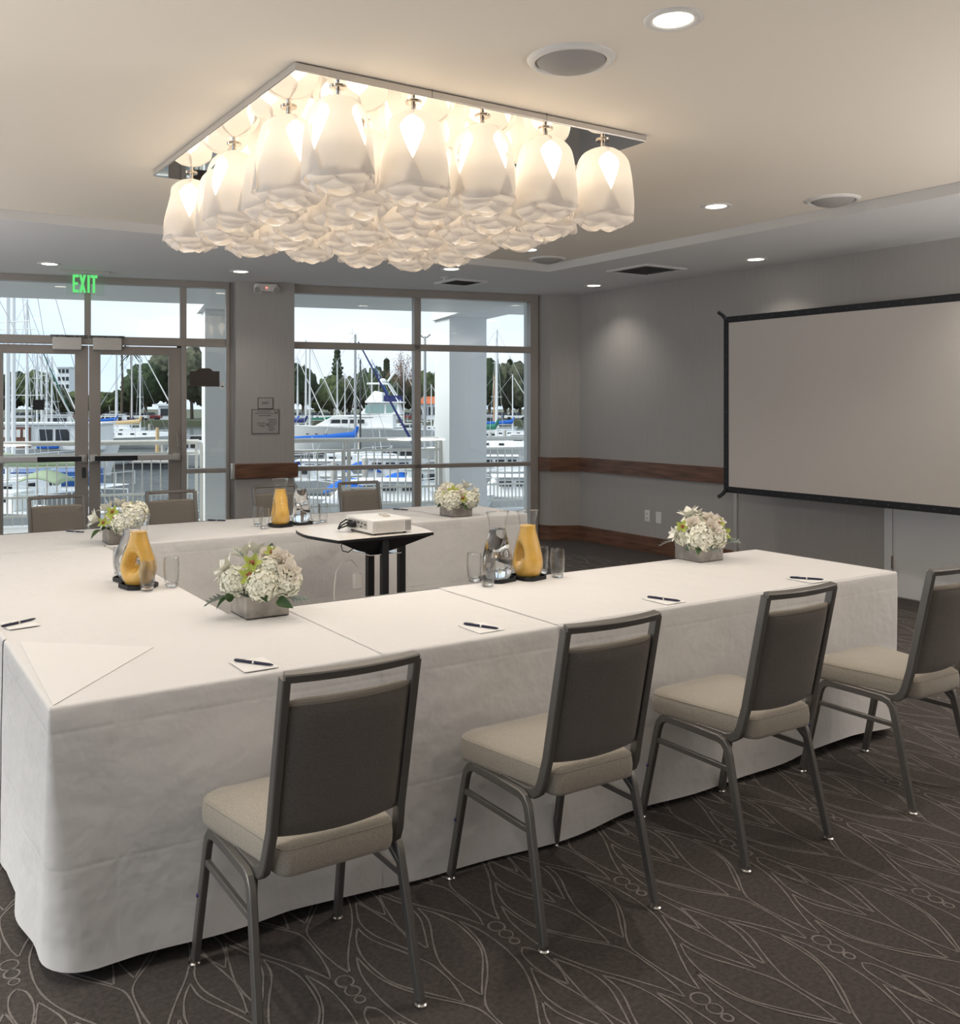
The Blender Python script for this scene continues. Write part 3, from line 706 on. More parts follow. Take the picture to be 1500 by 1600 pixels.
# ================================================================ CHAIRS
def make_chair():
    c_ = empty('banquet_chair', (0,0,0), 0, 'x', 'chair', 'banquet chairs')
    # seat: trapezoid cushion with rounded corners and domed top
    def outline(n=40):
        P = []
        cor = [(-.157,-.220,.035),(.157,-.220,.035),(.218,.215,.06),(-.218,.215,.06)]
        for i, (x, y, r) in enumerate(cor):
            cx_ = x+(r if x < 0 else -r); cy_ = y+(r if y < 0 else -r); a0 = [PI, 1.5*PI, 0, .5*PI][i]
            for k in range(7): a = a0+k*PI/12; P.append((cx_+r*math.cos(a), cy_+r*math.sin(a)))
        return P
    O = outline(); n = len(O); g = MB()
    for sc, z in ((.96,.410),(.995,.414),(1.008,.428),(1.012,.455),(1.002,.478),(.98,.491),(.94,.499),(.6,.509),(.25,.513)):
        for x, y in O: g.v.append((x*sc, .005+(y-.005)*sc, .408+(z-.410)*.86))
    for j in range(8):
        for i in range(n): g.f.append((j*n+i, j*n+(i+1)%n, (j+1)*n+(i+1)%n, (j+1)*n+i)); g.m.append(0)
    g.f += [tuple(range(n))[::-1], tuple(8*n+i for i in range(n))]; g.m += [0,0]
    seat = g.build('seat', m_seat, c_, ang=60)
    g = MB(); g.tube([(x*.99, .005+(y-.005)*.99, .475) for x,y in O], .0018, 6, closed=True); g.build('piping', m_seat, seat)
    # backrest posts, curving forward under the seat
    yb = lambda z: -.195-.2067*(z-.47)
    for s in (-1,1):
        path = [(s*.174,yb(z),z) for z in (.907,.7,.52)]+[(s*.179,-.188,.45),(s*.18,-.176,.424),(s*.18,-.155,.409),(s*.18,-.13,.403),(s*.18,.0,.402)]
        MB().sweep(path, .022, .030).build('back_post', m_tube, c_, ang=30)
        # inverted U of the legs
        fr_ = [(s*.216,.238,.016),(s*.204,.168,.35),(s*.203,.160,.374),(s*.202,.145,.391),(s*.201,.122,.398),(s*.200,.0,.399)]
        re_ = [(s*.216,-.238,.016),(s*.204,-.158,.35),(s*.203,-.150,.374),(s*.202,-.135,.391),(s*.201,-.112,.398),(s*.200,.0,.399)]
        for P in (fr_, re_):
            l = MB().sweep(P, .020, .026).build('leg', m_tube, c_, ang=30)
            x, y, z = P[0]; MB().lathe([(.012,.018),(.013,.010),(.017,.006),(.017,0)], 16, (x*1.004,y*1.01)).build('glide', m_chrome, l)
        x = s*.206
        MB().tube([(x*1.06,.205,.205),(x*1.085,.206,.205)], .005, 10).build('plug', mat('violet_plug',(.06,.05,.22),.4), c_)
        MB().sweep([(s*.2055,.172,.308),(s*.2055,-.164,.308)], .014, .018).build('stretcher', m_tube, c_)
        MB().sweep([(s*.204,-.17,.325),(s*.180,-.115,.395)], .012, .016).build('brace', m_tube, c_)
    # top bar bowed back
    P = []
    for k in range(13):
        u = -1+k/6; P.append((u*.176, yb(.908)-.022*(1-u*u), .908))
    MB().sweep(P, .022, .028, (0,-.2,1)).build('top_bar', m_tube, c_, ang=30)
    # padded back
    g = MB(); zb_, zt_ = .510, .842
    def sec(u, v, side):
        x = u*.163; z = zb_+(zt_-zb_)*v
        e = max(0, 1-abs(u)**8)**.5*max(0, 1-abs(2*v-1)**10)**.5
        bow = -.022*(1-u*u)*(.35+.65*v)
        return (x, yb(z)+bow+side*(.004+.013*e)+(.004 if side > 0 else 0), z-.010*(1-u*u)*(1-v)*1.2)
    for side, m_i in ((-1,0),(1,1)):
        g.cur = m_i; g.grid(lambda u, v: sec(2*u-1, v, side), 16, 16)
    g.cur = 1
    for u0 in (-1,1): g.grid(lambda a, v: tuple(Vector(sec(u0,v,-1)).lerp(Vector(sec(u0,v,1)), a)), 2, 16)
    for v0 in (0,1): g.grid(lambda u, a: tuple(Vector(sec(2*u-1,v0,-1)).lerp(Vector(sec(2*u-1,v0,1)), a)+Vector((0,0,(.006 if v0 else -.002)*math.sin(PI*a)))), 16, 4)
    g.build('backrest', [m_back, m_backf], c_, ang=60)
    MB().tube([tuple(Vector(sec(-1+k/8,1,-1)).lerp(Vector(sec(-1+k/8,1,1)),.5)+Vector((0,0,-.001))) for k in range(0,17)], [.006,.010]+[.0115]*13+[.010,.006], 10).build('top_roll', m_roll, c_)
    return c_
ch0 = make_chair(); ch0.location = (1.022, 2.288, 0)
NEARG = 'chairs in front of the near table'; FARG = 'chairs behind the far table'
tag(ch0, 'nearest banquet chair, frame cut by the bottom edge, at the left of the near row', 'chair', NEARG)
dup(ch0, (1.868, 2.305, 0), 0, 'banquet chair second from the left in the near row, below the orange carafe', NEARG)
dup(ch0, (2.718, 2.31, 0), 0, 'banquet chair third from the left in the near row, below the vase near the screen', NEARG)
dup(ch0, (3.60, 2.27, 0), 0, 'banquet chair at the right end of the near row, cut by the right edge', NEARG)
dup(ch0, (1.206, 6.50, 0), PI, 'banquet chair behind the far table, leftmost, in front of the left glass door', FARG)
dup(ch0, (1.975, 6.46, 0), PI, 'banquet chair behind the far table in front of the right glass door', FARG)
dup(ch0, (2.80, 6.53, 0), PI, 'banquet chair behind the orange juice on the far table', FARG)
dup(ch0, (3.50, 6.47, 0), PI, 'banquet chair behind the white projector at the window', FARG)

# ================================================================ THINGS ON THE TABLES
ZC = .7535
def pad_pen(px0, py0, px1, py1, lab, pad=True, ang=None, zc=ZC):
    a = Vector(W(px0,py0,.76)); b = Vector(W(px1,py1,.76)); m_ = (a+b)/2; d = (b-a).normalized(); h = .07
    rz = math.atan2(d.y, d.x)
    if pad:
        cx_ = m_.x-.005 if ang is None else m_.x; 
        p = empty('notepad', (m_.x, m_.y, zc), ang or 0, 'square white notepad under the pen '+lab.replace(' at the left edge of the picture',''), 'notepad', 'notepads on the tables')
        MB().box(-.053,-.068,0,.053,.068,.0016).build('sheets', m_paper, p, smooth=False)
        MB().box(-.053,.062,.0016,.053,.068,.0019).build('glued_edge', m_white, p, smooth=False)
    e = empty('ballpoint_pen', (m_.x, m_.y, zc+(.0018 if pad else 0)+.0048), rz, 'dark ballpoint pen '+lab, 'pen', 'pens on the tables')
    MB().tube([(-h,0,0),(-h+.006,0,0),(-.002,0,0)], [.002,.0042,.0047], 10).tube([(.002,0,0),(h-.012,0,0),(h-.003,0,0),(h,0,0)], [.0047,.004,.0022,.0008], 10).build('barrel', m_navy, e)
    MB().tube([(-.003,0,0),(.003,0,0)], .0049, 10).build('ring', m_chrome, e)
    MB().tube([(-h+.004,0,.005),(-h+.04,0,.006)], .0013, 6).build('clip', m_chrome, e)
pad_pen(365,1031,428,1039,'on the near table behind the nearest chair')
pad_pen(724,974,780,982,'on the near table left of the second chair')
pad_pen(1011,933,1064,940,'on the near table right of the tumblers', zc=.756)
pad_pen(1237,903,1284,906,'on the near table by its right end', zc=.756)
pad_pen(5,978,53,967,'on the left table at the left edge of the picture', ang=.15)
pad_pen(100,829,135,831,'on the far table behind the leftmost far vase', pad=False)
pad_pen(325,812,352,813,'on the far table left of the tumblers', pad=False)
pad_pen(612,795,640,797,'on the far table behind the projector', pad=False, zc=.755)

# ---- flowers
def petal_pts(g, M_, L, wd, curl, n=5, cup=.3):
    def fn(u, v):
        x = (2*u-1); w_ = wd*math.sin(PI*min(1,(.08+.92*v))**.8)**.9 if v < 1 else 0
        return M_ @ Vector((L*v, x*w_, curl*v*v*L+cup*abs(x)**2*w_))
    g.grid(fn, 2, n)
def ori(dirn, roll=0):
    d = Vector(dirn).normalized(); q_ = d.to_track_quat('Z', 'Y'); return q_.to_matrix().to_4x4() @ Matrix.Rotation(roll, 4, 'Z')
def hydrangea(R=.05, n=90, sd_=1):
    rnd = random.Random(sd_); g = MB()
    for i in range(n):
        z = 1-1.55*(i+.5)/n; a = i*2.39996; r = math.sqrt(max(0,1-z*z)); d = Vector((r*math.cos(a), r*math.sin(a), z))
        M_ = Matrix.Translation(d*R*rnd.uniform(.88,1.06)) @ ori(d+Vector((rnd.uniform(-.3,.3) for _ in range(3))), rnd.random()*3)
        for k in range(4):
            petal_pts(g, M_ @ Matrix.Rotation(k*PI/2,4,'Z') @ Matrix.Rotation(-.25,4,'Y'), R*.23, R*.10, .1, 2)
    g.lathe([(R*.0001,-R*.75),(R*.6,-R*.6),(R*.86,0),(R*.6,R*.6),(R*.0001,R*.86)], 12, cap=False)
    return g.mesh('hydrangea_mesh', m_hyd, ang=180)
def rose(R=.032, sd_=2):
    rnd = random.Random(sd_); g = MB()
    for i in range(22):
        t = i/21; a = i*2.4; tilt = .15+1.15*t; rr = R*(.15+.55*t)
        M_ = Matrix.Rotation(a,4,'Z') @ Matrix.Translation((rr*.55,0,-R*.2*t)) @ Matrix.Rotation(-(PI/2-tilt*.62),4,'Y')
        petal_pts(g, M_, R*(.75+.35*t), R*(.30+.32*t), -.25*t, 5, .55)
    g.lathe([(R*.0001,-R*.5),(R*.4,-R*.35),(R*.3,R*.3),(R*.0001,R*.5)], 10, cap=False)
    return g.mesh('rose_mesh', m_rose, ang=180)
def orchid(R=.035):
    g = MB()
    for k in range(5): petal_pts(g, Matrix.Rotation(k*2*PI/5+.3,4,'Z') @ Matrix.Rotation(-.22,4,'Y'), R, R*.30, .12, 5, .2)
    g.cur = 1
    for k in range(4): petal_pts(g, Matrix.Rotation(k*PI/2,4,'Z') @ Matrix.Rotation(-1.0,4,'Y'), R*.42, R*.16, -.3, 4, .5)
    g.lathe([(R*.12,0),(R*.16,R*.15),(R*.1,R*.3),(.0001,R*.34)], 8, cap=False)
    return g.mesh('orchid_mesh', [m_orch, m_lip], ang=180)
def lily(R=.06):
    g = MB()
    for k in range(6): petal_pts(g, Matrix.Rotation(k*PI/3,4,'Z') @ Matrix.Rotation(-(.95 if k % 2 else .7),4,'Y'), R, R*.30, -.12, 7, .35)
    return g.mesh('lily_mesh', m_lily, ang=180)
def leafm(L, wd, mt, name):
    g = MB(); petal_pts(g, Matrix.Identity(4), L, wd, -.5, 6, .4); return g.mesh(name, mt, ang=180)
def millerm():
    g = MB()
    for k in range(9):
        s = 1 if k % 2 else -1; petal_pts(g, Matrix.Translation((.008+k*.006,0,-.0008*k*k*.3)) @ Matrix.Rotation(s*.8,4,'Z'), .022-.001*k, .004, .1, 3, .2)
    petal_pts(g, Matrix.Identity(4), .065, .006, -.3, 6, .2); return g.mesh('miller_mesh', m_miller, ang=180)
ME = dict(hydrangea=hydrangea(.056, 120), rose=rose(), orchid=orchid(), lily=lily(), leaf=leafm(.052,.017,m_leaf,'leaf_mesh'), grey_leaf=millerm())
def arrangement(x, y, zc, sz, label, items, scale=1.0):
    e = empty('flower_arrangement', (x,y,zc), 0, label, 'flowers', 'flower arrangements in square silver vases')
    h = .082; s = sz/2; g = MB()
    g.box(-s,-s,0,s,s,.004)
    for a in (-1,1): g.box(-s, a*s-(.004 if a>0 else 0), 0, s, a*s+(0 if a>0 else .004), h); g.box(a*s-(.004 if a>0 else 0), -s+.004, 0, a*s+(0 if a>0 else .004), s-.004, h)
    v = g.build('vase', m_vase, e, bevel=.001, smooth=False)
    MB().box(-s+.005,-s+.005,h-.02,s-.005,s-.005,h-.012).build('foam', m_leaf, v, smooth=False)
    # directions are given in the camera's frame: right, up, toward viewer
    R_, T_ = Vector((CY,-SY,0)), Vector((-SY,-CY,0))
    for kind, r, u, t_, sc, roll in items:
        p = R_*r+T_*t_+Vector((0,0,u)); d = Vector((p.x,p.y,(p.z-.09)*1.1))
        if kind in ('orchid','rose'): d = d.normalized()*.4+T_*.6+Vector((0,0,.3))
        o = bpy.data.objects.new(kind, ME[kind]); C.objects.link(o); o.parent = e
        o.location = p*scale if False else p
        q_ = d.to_track_quat('X' if 'leaf' in kind else 'Z', 'Z' if 'leaf' in kind else 'Y')
        o.rotation_mode = 'QUATERNION'; o.rotation_quaternion = q_ @ Matrix.Rotation(roll, 3, 'X' if 'leaf' in kind else 'Z').to_quaternion()
        o.scale = (sc,)*3
    return e
# (kind, right, up, toward, scale, roll)
A1_ = [('hydrangea',-.085,.125,.03,1.0,0),('hydrangea',.10,.125,.03,1.05,1),('hydrangea',.025,.12,.085,1.0,2),('hydrangea',.0,.14,-.06,1.1,2),('hydrangea',.045,.165,.03,.9,3),
       ('lily',-.105,.165,.02,1.15,0),('lily',-.06,.205,-.02,1.2,1),('lily',-.02,.215,-.04,1.0,2),('lily',-.12,.15,.03,.9,.5),
       ('rose',.075,.20,.02,1.35,0),('rose',.115,.155,.05,1.35,1),('rose',.03,.21,-.02,1.1,2),
       ('orchid',-.018,.155,.09,1.35,0),('orchid',-.015,.195,.06,1.25,1),('orchid',.045,.225,.0,1.0,.5),
       ('grey_leaf',-.045,.195,.03,1.1,0),('grey_leaf',.12,.075,.07,1.3,2),('grey_leaf',-.115,.075,.05,1.3,1),
       ('leaf',-.10,.07,.06,1.1,0),('leaf',.085,.07,.09,1.2,1),('leaf',-.08,.08,.08,1.0,2),('leaf',.03,.09,.10,.9,.5),('leaf',0.03,.21,-.03,1,1)]
A4_ = [('hydrangea',-.01,.12,.07,1.25,0),('hydrangea',.07,.12,.05,1.0,1),('hydrangea',-.08,.12,.0,.9,1),('hydrangea',.02,.15,-.04,1.2,2),('hydrangea',-.03,.17,.0,1.0,2),
       ('rose',.035,.165,.085,1.35,0),('rose',-.045,.18,.06,1.2,1),('rose',.05,.195,.02,1.3,2),('rose',.09,.185,.0,1.2,2),
       ('lily',-.04,.205,-.01,1.35,0),('lily',-.115,.125,.03,.9,1),('lily',-.005,.20,-.03,1.1,1),
       ('orchid',.105,.14,.06,1.3,0),('orchid',-.09,.165,.03,1.15,1),('orchid',.09,.185,.03,1.0,.5),
       ('grey_leaf',-.125,.095,.03,1.4,0),('grey_leaf',.02,.075,.10,1.3,2),('grey_leaf',.115,.10,.04,1.2,1),('leaf',-.03,.075,.10,1.0,0),('leaf',-.07,.08,.08,1,1)]
A2_ = [('hydrangea',.08,.15,.0,1.2,0),('hydrangea',.035,.115,.07,1.1,1),('hydrangea',-.05,.12,-.03,1.0,2),('hydrangea',.09,.17,-.04,1.0,2),
       ('lily',-.105,.13,.05,1.3,0),('lily',-.06,.175,.0,1.3,1),('lily',-.01,.195,-.03,1.2,2),('rose',.04,.19,-.01,1.1,2),
       ('orchid',.005,.145,.09,1.5,0),('orchid',-.02,.175,.06,1.3,1),('orchid',-.06,.12,.09,1.1,1),('orchid',.05,.21,-.03,.8,1),
       ('grey_leaf',-.12,.09,.05,1.3,0),('leaf',-.07,.08,.1,1.4,0),('leaf',-.05,.09,.10,1.1,1),('leaf',.01,.08,.1,.8,2)]
A3_ = [('hydrangea',-.03,.115,.08,1.2,0),('hydrangea',-.10,.13,.02,1.0,1),('hydrangea',.10,.12,.04,1.1,2),('hydrangea',-.06,.17,-.02,1.1,2),('hydrangea',.02,.16,-.02,1.0,2),
       ('lily',.06,.195,.0,1.2,0),('lily',.115,.165,.03,1.1,1),('rose',.03,.16,.07,1.0,1),('rose',-.09,.17,.03,1.2,1),
       ('orchid',-.02,.175,.06,1.4,0),('orchid',-.065,.15,.075,1.2,1),('orchid',.045,.13,.09,1.3,2),('orchid',.09,.15,.06,.9,2),('leaf',.05,.08,.1,1,0),('leaf',-.1,.08,.05,1,1)]
arrangement(1.226+.083, 3.248+.083, ZC-.001, .166, 'white and green flowers in a square silver vase on the near left table corner', A1_)
arrangement(3.565+.083, 3.231+.083, .7545, .166, 'creamy flowers in a square silver vase on the near table in front of the screen', A4_)
arrangement(1.237+.080, 5.414+.080, .752, .160, 'lilies and orchids in a square vase on the left part of the far table', A2_)
arrangement(3.560+.083, 5.460+.083, .7545, .166, 'white and green flowers in a square vase at the right end of the far table', A3_)

# ---- carafes, coasters, tumblers
CP = [(.045,.004),(.052,.008),(.061,.03),(.0665,.06),(.066,.09),(.061,.125),(.053,.16),(.0445,.19),(.0385,.215),(.0365,.235),(.0385,.255),(.044,.28),(.050,.296)]
def dk(y, z): return min(1, 1.45*math.exp(-((y/.024)**2+((z-.105)/.036)**2)))
def dent(p, dpt=.062):
    x, y, z = p
    k = dk(y, z); r = abs(x); y *= 1+.24*math.exp(-((z-.085)/.07)**2); x *= .96
    return (math.copysign(max(r*(1-k), min(r, .0015)), x), y, z+(.012*max(0,(y-0)/.05) if z > .29 else 0))
def fine(P, k=3):
    return smooth_line(P, k)
def shrink(P, d, ztop):
    out = []
    for r, z in P:
        if z <= ztop: out.append((max(.001, r-d), max(z, .010)))
    return out
def carafe(x, y, zc, rz, kind, label):
    e = empty('carafe', (x,y,zc), rz, label, 'carafe', 'carafes of juice and water')
    pr = fine(CP)
    MB().lathe([(.0005,.002),(.03,.003)]+pr, 56, cap=False, fn=dent).build('glass_body', m_glass, e, ang=180)
    MB().tube([dent(((.050)*math.cos(i*PI/20), .050*math.sin(i*PI/20), .297)) for i in range(40)], .0016, 6, closed=True).build('rim', m_thick, e)
    ztop = .235 if kind == 'orange' else .225
    q_ = shrink(pr, .0022, ztop); q_ = [(.0005,.0075),(.03,.0085)]+q_+[(q_[-1][0], ztop),(.0005,ztop)]
    def d2(p):
        a, b, c_ = dent(p); return (a, b, min(c_, ztop))
    lq = MB().lathe(q_, 64, cap=False)
    if kind == 'orange': keep = [i for i, f in enumerate(lq.f) if not all(dk(lq.v[k][1], lq.v[k][2]) >= 1 for k in f)]; lq.f = [lq.f[i] for i in keep]; lq.m = [0]*len(lq.f)
    lq.v = [d2(p) for p in lq.v]
    lq.build('orange_juice' if kind == 'orange' else 'water', m_juice if kind == 'orange' else m_water, e, ang=180)
    return e
def coaster(x, y, zc, rz, label):
    e = empty('coaster_tray', (x,y,zc), rz, label, 'coaster', 'black coaster trays under carafes')
    s, k = .070, .045
    O = [(-s,-k),(-k,-s),(k,-s),(s,-k),(s,k),(k,s),(-k,s),(-s,k)]; I = [(a*.93,b*.93) for a,b in O]
    MB().prism(I, 0, .004).build('base', m_black, e, smooth=False)
    g = MB(); n = 8
    g.add([(a,b,0) for a,b in O]+[(a,b,.016) for a,b in O]+[(a,b,.016) for a,b in I]+[(a,b,.003) for a,b in I],
          [(j*n+i, j*n+(i+1)%n, (j+1)*n+(i+1)%n, (j+1)*n+i) for j in range(3) for i in range(n)])
    g.build('raised_edge', m_black, e, smooth=False)
def set_(pos, lab):
    for (x, y, rz, kind, zc, name) in pos:
        coaster(x, y, zc, .2, 'black octagonal coaster under the '+name)
        carafe(x, y, zc+.0042, rz, kind, name)
VA = -YAW-PI/2     # local x axis pointing at the camera
set_([(2.445,3.385,VA-1.1,'water',.7545,'clear water carafe on the near table'),(2.592,3.355,VA-1.15,'orange',.7545,'orange juice carafe on the near table right of the water'),
      (1.060,4.10,VA-.35,'orange',.752,'orange juice carafe with oval dent on the left table'),(1.075,4.265,VA-.15,'water',.752,'clear water carafe behind the juice on the left table'),
      (2.365,5.66,VA-1.2,'orange',.754,'orange juice carafe on the far table by the pier'),(2.525,5.70,VA-1.1,'water',.754,'clear water carafe on the far table left of the projector')], '')
def tumbler():
    e = empty('tumbler', (0,0,0), 0, 'x', 'glass', 'clear tumblers beside the carafes')
    MB().lathe([(.0005,.001),(.023,.001),(.0265,.006),(.031,.035),(.0335,.075),(.033,.10),(.0305,.126)], 32, cap=False).build('outer_wall', m_glass, e, ang=180)
    MB().lathe([(.0005,.016),(.022,.018),(.0285,.035),(.0318,.075),(.0313,.10),(.0292,.126)], 32, cap=False).build('inner_wall', m_glass, e, ang=180)
    MB().lathe([(.0005,.0015),(.022,.0015),(.0258,.007),(.0262,.013),(.021,.0155),(.0005,.0155)], 32, cap=False).build('thick_base', m_thick, e, ang=180)
    MB().tube([(.0299*math.cos(i*PI/16), .0299*math.sin(i*PI/16), .126) for i in range(32)], .0011, 6, closed=True).build('rim', m_glass, e)
    return e
t0 = tumbler()
GL = [((741,912),.7545,'clear tumbler on the near table, leftmost, left of the water carafe'),((762,919),.7545,'clear tumbler in front of the water carafe on the near table'),
      ((871,905),.7545,'clear tumbler on the near table, rightmost, right of the juice'),((846,900),.7545,'clear tumbler just behind the juice carafe on the near table'),
      ((230,926),.752,'clear tumbler in front of the dented juice carafe on the left table'),((268,920),.752,'clear tumbler right of the juice carafe on the left table'),((188,901),.752,'clear tumbler behind the water carafe at the left table'),
      ((413,829),.754,'clear tumbler in front of the juice on the far table'),((403,825),.754,'clear tumbler left of the juice on the far table'),
      ((493,821),.754,'clear tumbler right of the water carafe on the far table'),((505,819),.754,'clear tumbler nearest the projector on the far table')]
for i, ((px, py), z, lab) in enumerate(GL):
    x, y = W(px, py-3, z)
    if i == 0: t0.location = (x,y,z); t0['label'] = lab
    else: dup(t0, (x,y,z), 0, lab)

# ================================================================ PROJECTOR CART
cart = empty('projector_cart', (2.56, 4.88, 0), 0, 'round-sided white top projector cart on black legs inside the table ring', 'cart')
ZP = .80
O = [(-.305,-.295),(.31,-.275),(.352,-.10),(.365,.05),(.35,.20),(.28,.30),(.15,.345),(-.05,.345),(-.22,.32),(-.32,.24),(-.362,.05),(-.355,-.08)]
O = smooth_line([O[1]]+O[2:]+[O[0]], 3)
tp = MB().prism(O, ZP-.016, ZP).build('tabletop', mat('laminate', (.78,.74,.69), .35), cart, smooth=False)
g = MB(); n = len(O); g.v = [(x*1.006,y*1.006,z) for z in (ZP-.018,ZP-.0015) for x,y in O]; g.f = [(i,(i+1)%n,(i+1)%n+n,i+n) for i in range(n)]; g.m = [0]*n
g.build('black_edge', m_black, cart, smooth=False, solid=.002)
g = MB(); pts = [(-.305,-.30,ZP-.012),(.13,-.287,ZP-.012),(.31,-.28,ZP-.014),(.10,-.22,ZP-.085),(-.02,-.20,ZP-.115),(-.16,-.24,ZP-.075)]
g.add(pts+[(x,y+.015,z) for x,y,z in pts], [(0,1,2,3,4,5),(6,7,8,9,10,11)]+[(i,(i+1)%6,(i+1)%6+6,i+6) for i in range(6)])
g.build('drop_leaf', m_black, cart, smooth=False)
for px, yy in ((578,4.75),(600.5,4.62),(627,4.80)):
    a = (px-CX)/F_PX; Z = yy/(-a*SY+CY); x = Z*(a*CY+SY); lx, ly = x-2.56, yy-4.88
    MB().box(lx-.02,ly-.02,.02,lx+.02,ly+.02,ZP-.02).build('leg', m_black, cart, bevel=.003)
    MB().lathe([(.02,.03),(.028,.025),(.028,.0),(.01,0)], 14, (lx,ly)).build('caster', m_dark, cart)
MB().box(-.10,-.27,.695,.10,-.05,.70).build('brace_plate', m_chrome, cart, smooth=False)
pr = empty('projector', (2.615, 4.80, ZP), .02, 'white video projector with black cables on the cart', 'projector')
MB().box(-.13,-.16,.010,.13,.16,.088).build('body', m_plastic, pr, bevel=.008)
for k in range(7): MB().box(-.11,-.1612,.022+k*.008,.075,-.1595,.0235+k*.008).build('slat', mat('vent_line',(.5,.48,.45),.6), pr, smooth=False)
g = MB()
for i in range(4):
    for k in range(7): g.box(.086+i*.010,-.1612,.020+k*.008,.092+i*.010,-.1595,.025+k*.008)
g.build('vent_grille', m_dark, pr, smooth=False)
g = MB()
for k in range(7): g.box(-.1225,-.1612,.020+k*.008,-.1205,-.1595,.024+k*.008)
g.build('vent_grille', m_dark, pr, smooth=False)
g = MB(); g.box(-.1312,-.10,.03,-.1298,.12,.075); g.build('connector_panel', mat('port_grey',(.45,.44,.42),.5), pr, smooth=False)
g = MB()
for y_, w_, z_ in ((-.08,.02,.055),(-.04,.014,.06),(-.03,.02,.04),(0,.025,.062),(.04,.03,.06),(.08,.02,.06)): g.box(-.1322,y_-w_/2,z_-.005,-.1310,y_+w_/2,z_+.005)
g.build('port', m_dark, pr, smooth=False)
for sx in (-.1,.1):
    for sy in (-.13,.13): MB().lathe([(.008,0),(.01,.004),(.01,.011)], 10, (sx,sy)).build('foot', m_dark, pr)
for k in range(3):
    MB().tube([(-.132,.03+.03*k,.045+.008*k),(-.165,.03+.03*k,.05+.01*k),(-.20,.05+.02*k,.035+.008*k),(-.215,.09,.02),(-.18,.14,.012+.004*k)], .0045, 8).build('cable', m_black, pr)
MB().box(-.165,.02,.03,-.132,.08,.06).build('plug', m_black, pr, bevel=.004)
rm = empty('remote_control', (2.655, 4.80, ZP+.0882), 1.35, 'slim beige remote control lying on the projector', 'remote')
MB().box(-.05,-.022,0,.05,.022,.010).build('body', mat('beige_plastic',(.55,.50,.44),.5), rm, bevel=.004)
g = MB()
for i in range(5):
    for k in (-1,1): g.box(-.035+i*.016,k*.009-.004,.010,-.027+i*.016,k*.009+.004,.0112)
g.build('button', m_panel, rm, smooth=False)
pc_ = empty('power_adapter', (2.56,4.88,0), 0, 'white power adapter and cord tied to a cart leg', 'adapter')
MB().box(-.155,-.19,.50,-.105,-.158,.585).build('adapter_block', m_plastic, pc_, bevel=.005)
MB().tube(smooth_line([(0,0),(1,1)],1) and [(-.128,-.175,.585),(-.135,-.175,.63),(-.165,-.17,.665),(-.21,-.16,.66),(-.25,-.15,.60),(-.262,-.15,.5),(-.26,-.15,.3),(-.23,-.15,.1),(-.15,-.12,.006),(.1,0,.006)], .005, 8).build('cord', m_plastic, pc_)
MB().tube([(-.22,-.20,.79),(-.245,-.2,.755),(-.235,-.2,.725),(-.20,-.2,.715),(-.16,-.2,.74),(-.13,-.2,.775)], .003, 6).build('loose_cable', m_black, pc_)

# ================================================================ PROJECTION SCREEN
XS = 6.62
_, ya, zt_ = RW(1131, 495.5, XS); zb_ = RW(1131, 769, XS)[2]; yb_ = ya-2.55
sc = empty('projection_screen', (XS, (ya+yb_)/2, 0), 0, 'large white projection screen with black border on a folding frame', 'screen')
hl = (ya-yb_)/2; bw = .055
MB().box(0,-hl+.02,zb_+.02,.006,hl-.02,zt_-.02).build('screen_fabric', m_screen, sc, smooth=False)
MB().box(-.004,-hl,zt_-bw,.012,hl,zt_).build('border', m_black, sc, bevel=.003); MB().box(-.004,-hl,zb_,.012,hl,zb_+bw).build('border', m_black, sc, bevel=.003)
MB().box(-.004,hl-bw,zb_+bw,.012,hl,zt_-bw).build('border', m_black, sc, bevel=.003); MB().box(-.004,-hl,zb_+bw,.012,-hl+bw,zt_-bw).build('border', m_black, sc, bevel=.003)
for y_ in (hl,-hl):
    s = 1 if y_ > 0 else -1
    for z_, sg in ((zt_,1),(zb_,-1)):
        MB().sweep([(-.002,y_-s*.03,z_-sg*.03),(-.006,y_+s*.0,z_+sg*.01),(-.03,y_+s*.035,z_+sg*.045)], .02, .03).build('corner_tab', m_black, sc)
    MB().box(.03,y_-s*.10-.018,.12,.055,y_-s*.10+.018,zt_-.1).build('stand_leg', m_panel, sc, bevel=.003)
    MB().sweep([(-.32,y_-s*.10,.02),(-.30,y_-s*.10,.04),(.0,y_-s*.10,.16),(.30,y_-s*.10,.04),(.32,y_-s*.10,.02)], .02,.03,(0,1,0)).build('foot', m_panel, sc)
    MB().box(.02,y_-s*.10-.03,.10,.065,y_-s*.10+.03,.20).build('bracket', m_black, sc, bevel=.004)
g = MB()
for k in range(22):
    y_ = -hl+.06+k*(2*hl-.12)/21
    for z_ in (zt_-bw/2, zb_+bw/2): g.lathe([(.007,0),(.005,.003)], 8)
    for z_ in (zt_-bw/2, zb_+bw/2):
        for q_ in range(16): pass
sn = MB()
for k in range(22):
    y_ = -hl+.06+k*(2*hl-.12)/21
    for z_ in (zt_-bw/2, zb_+bw/2): sn.tube([(-.004,y_,z_),(-.0065,y_,z_)], .007, 8)
for k in range(12):
    z_ = zb_+.1+k*(zt_-zb_-.2)/11
    for y_ in (hl-bw/2, -hl+bw/2): sn.tube([(-.004,y_,z_),(-.0065,y_,z_)], .007, 8)
sn.build('snap', m_dark, sc)
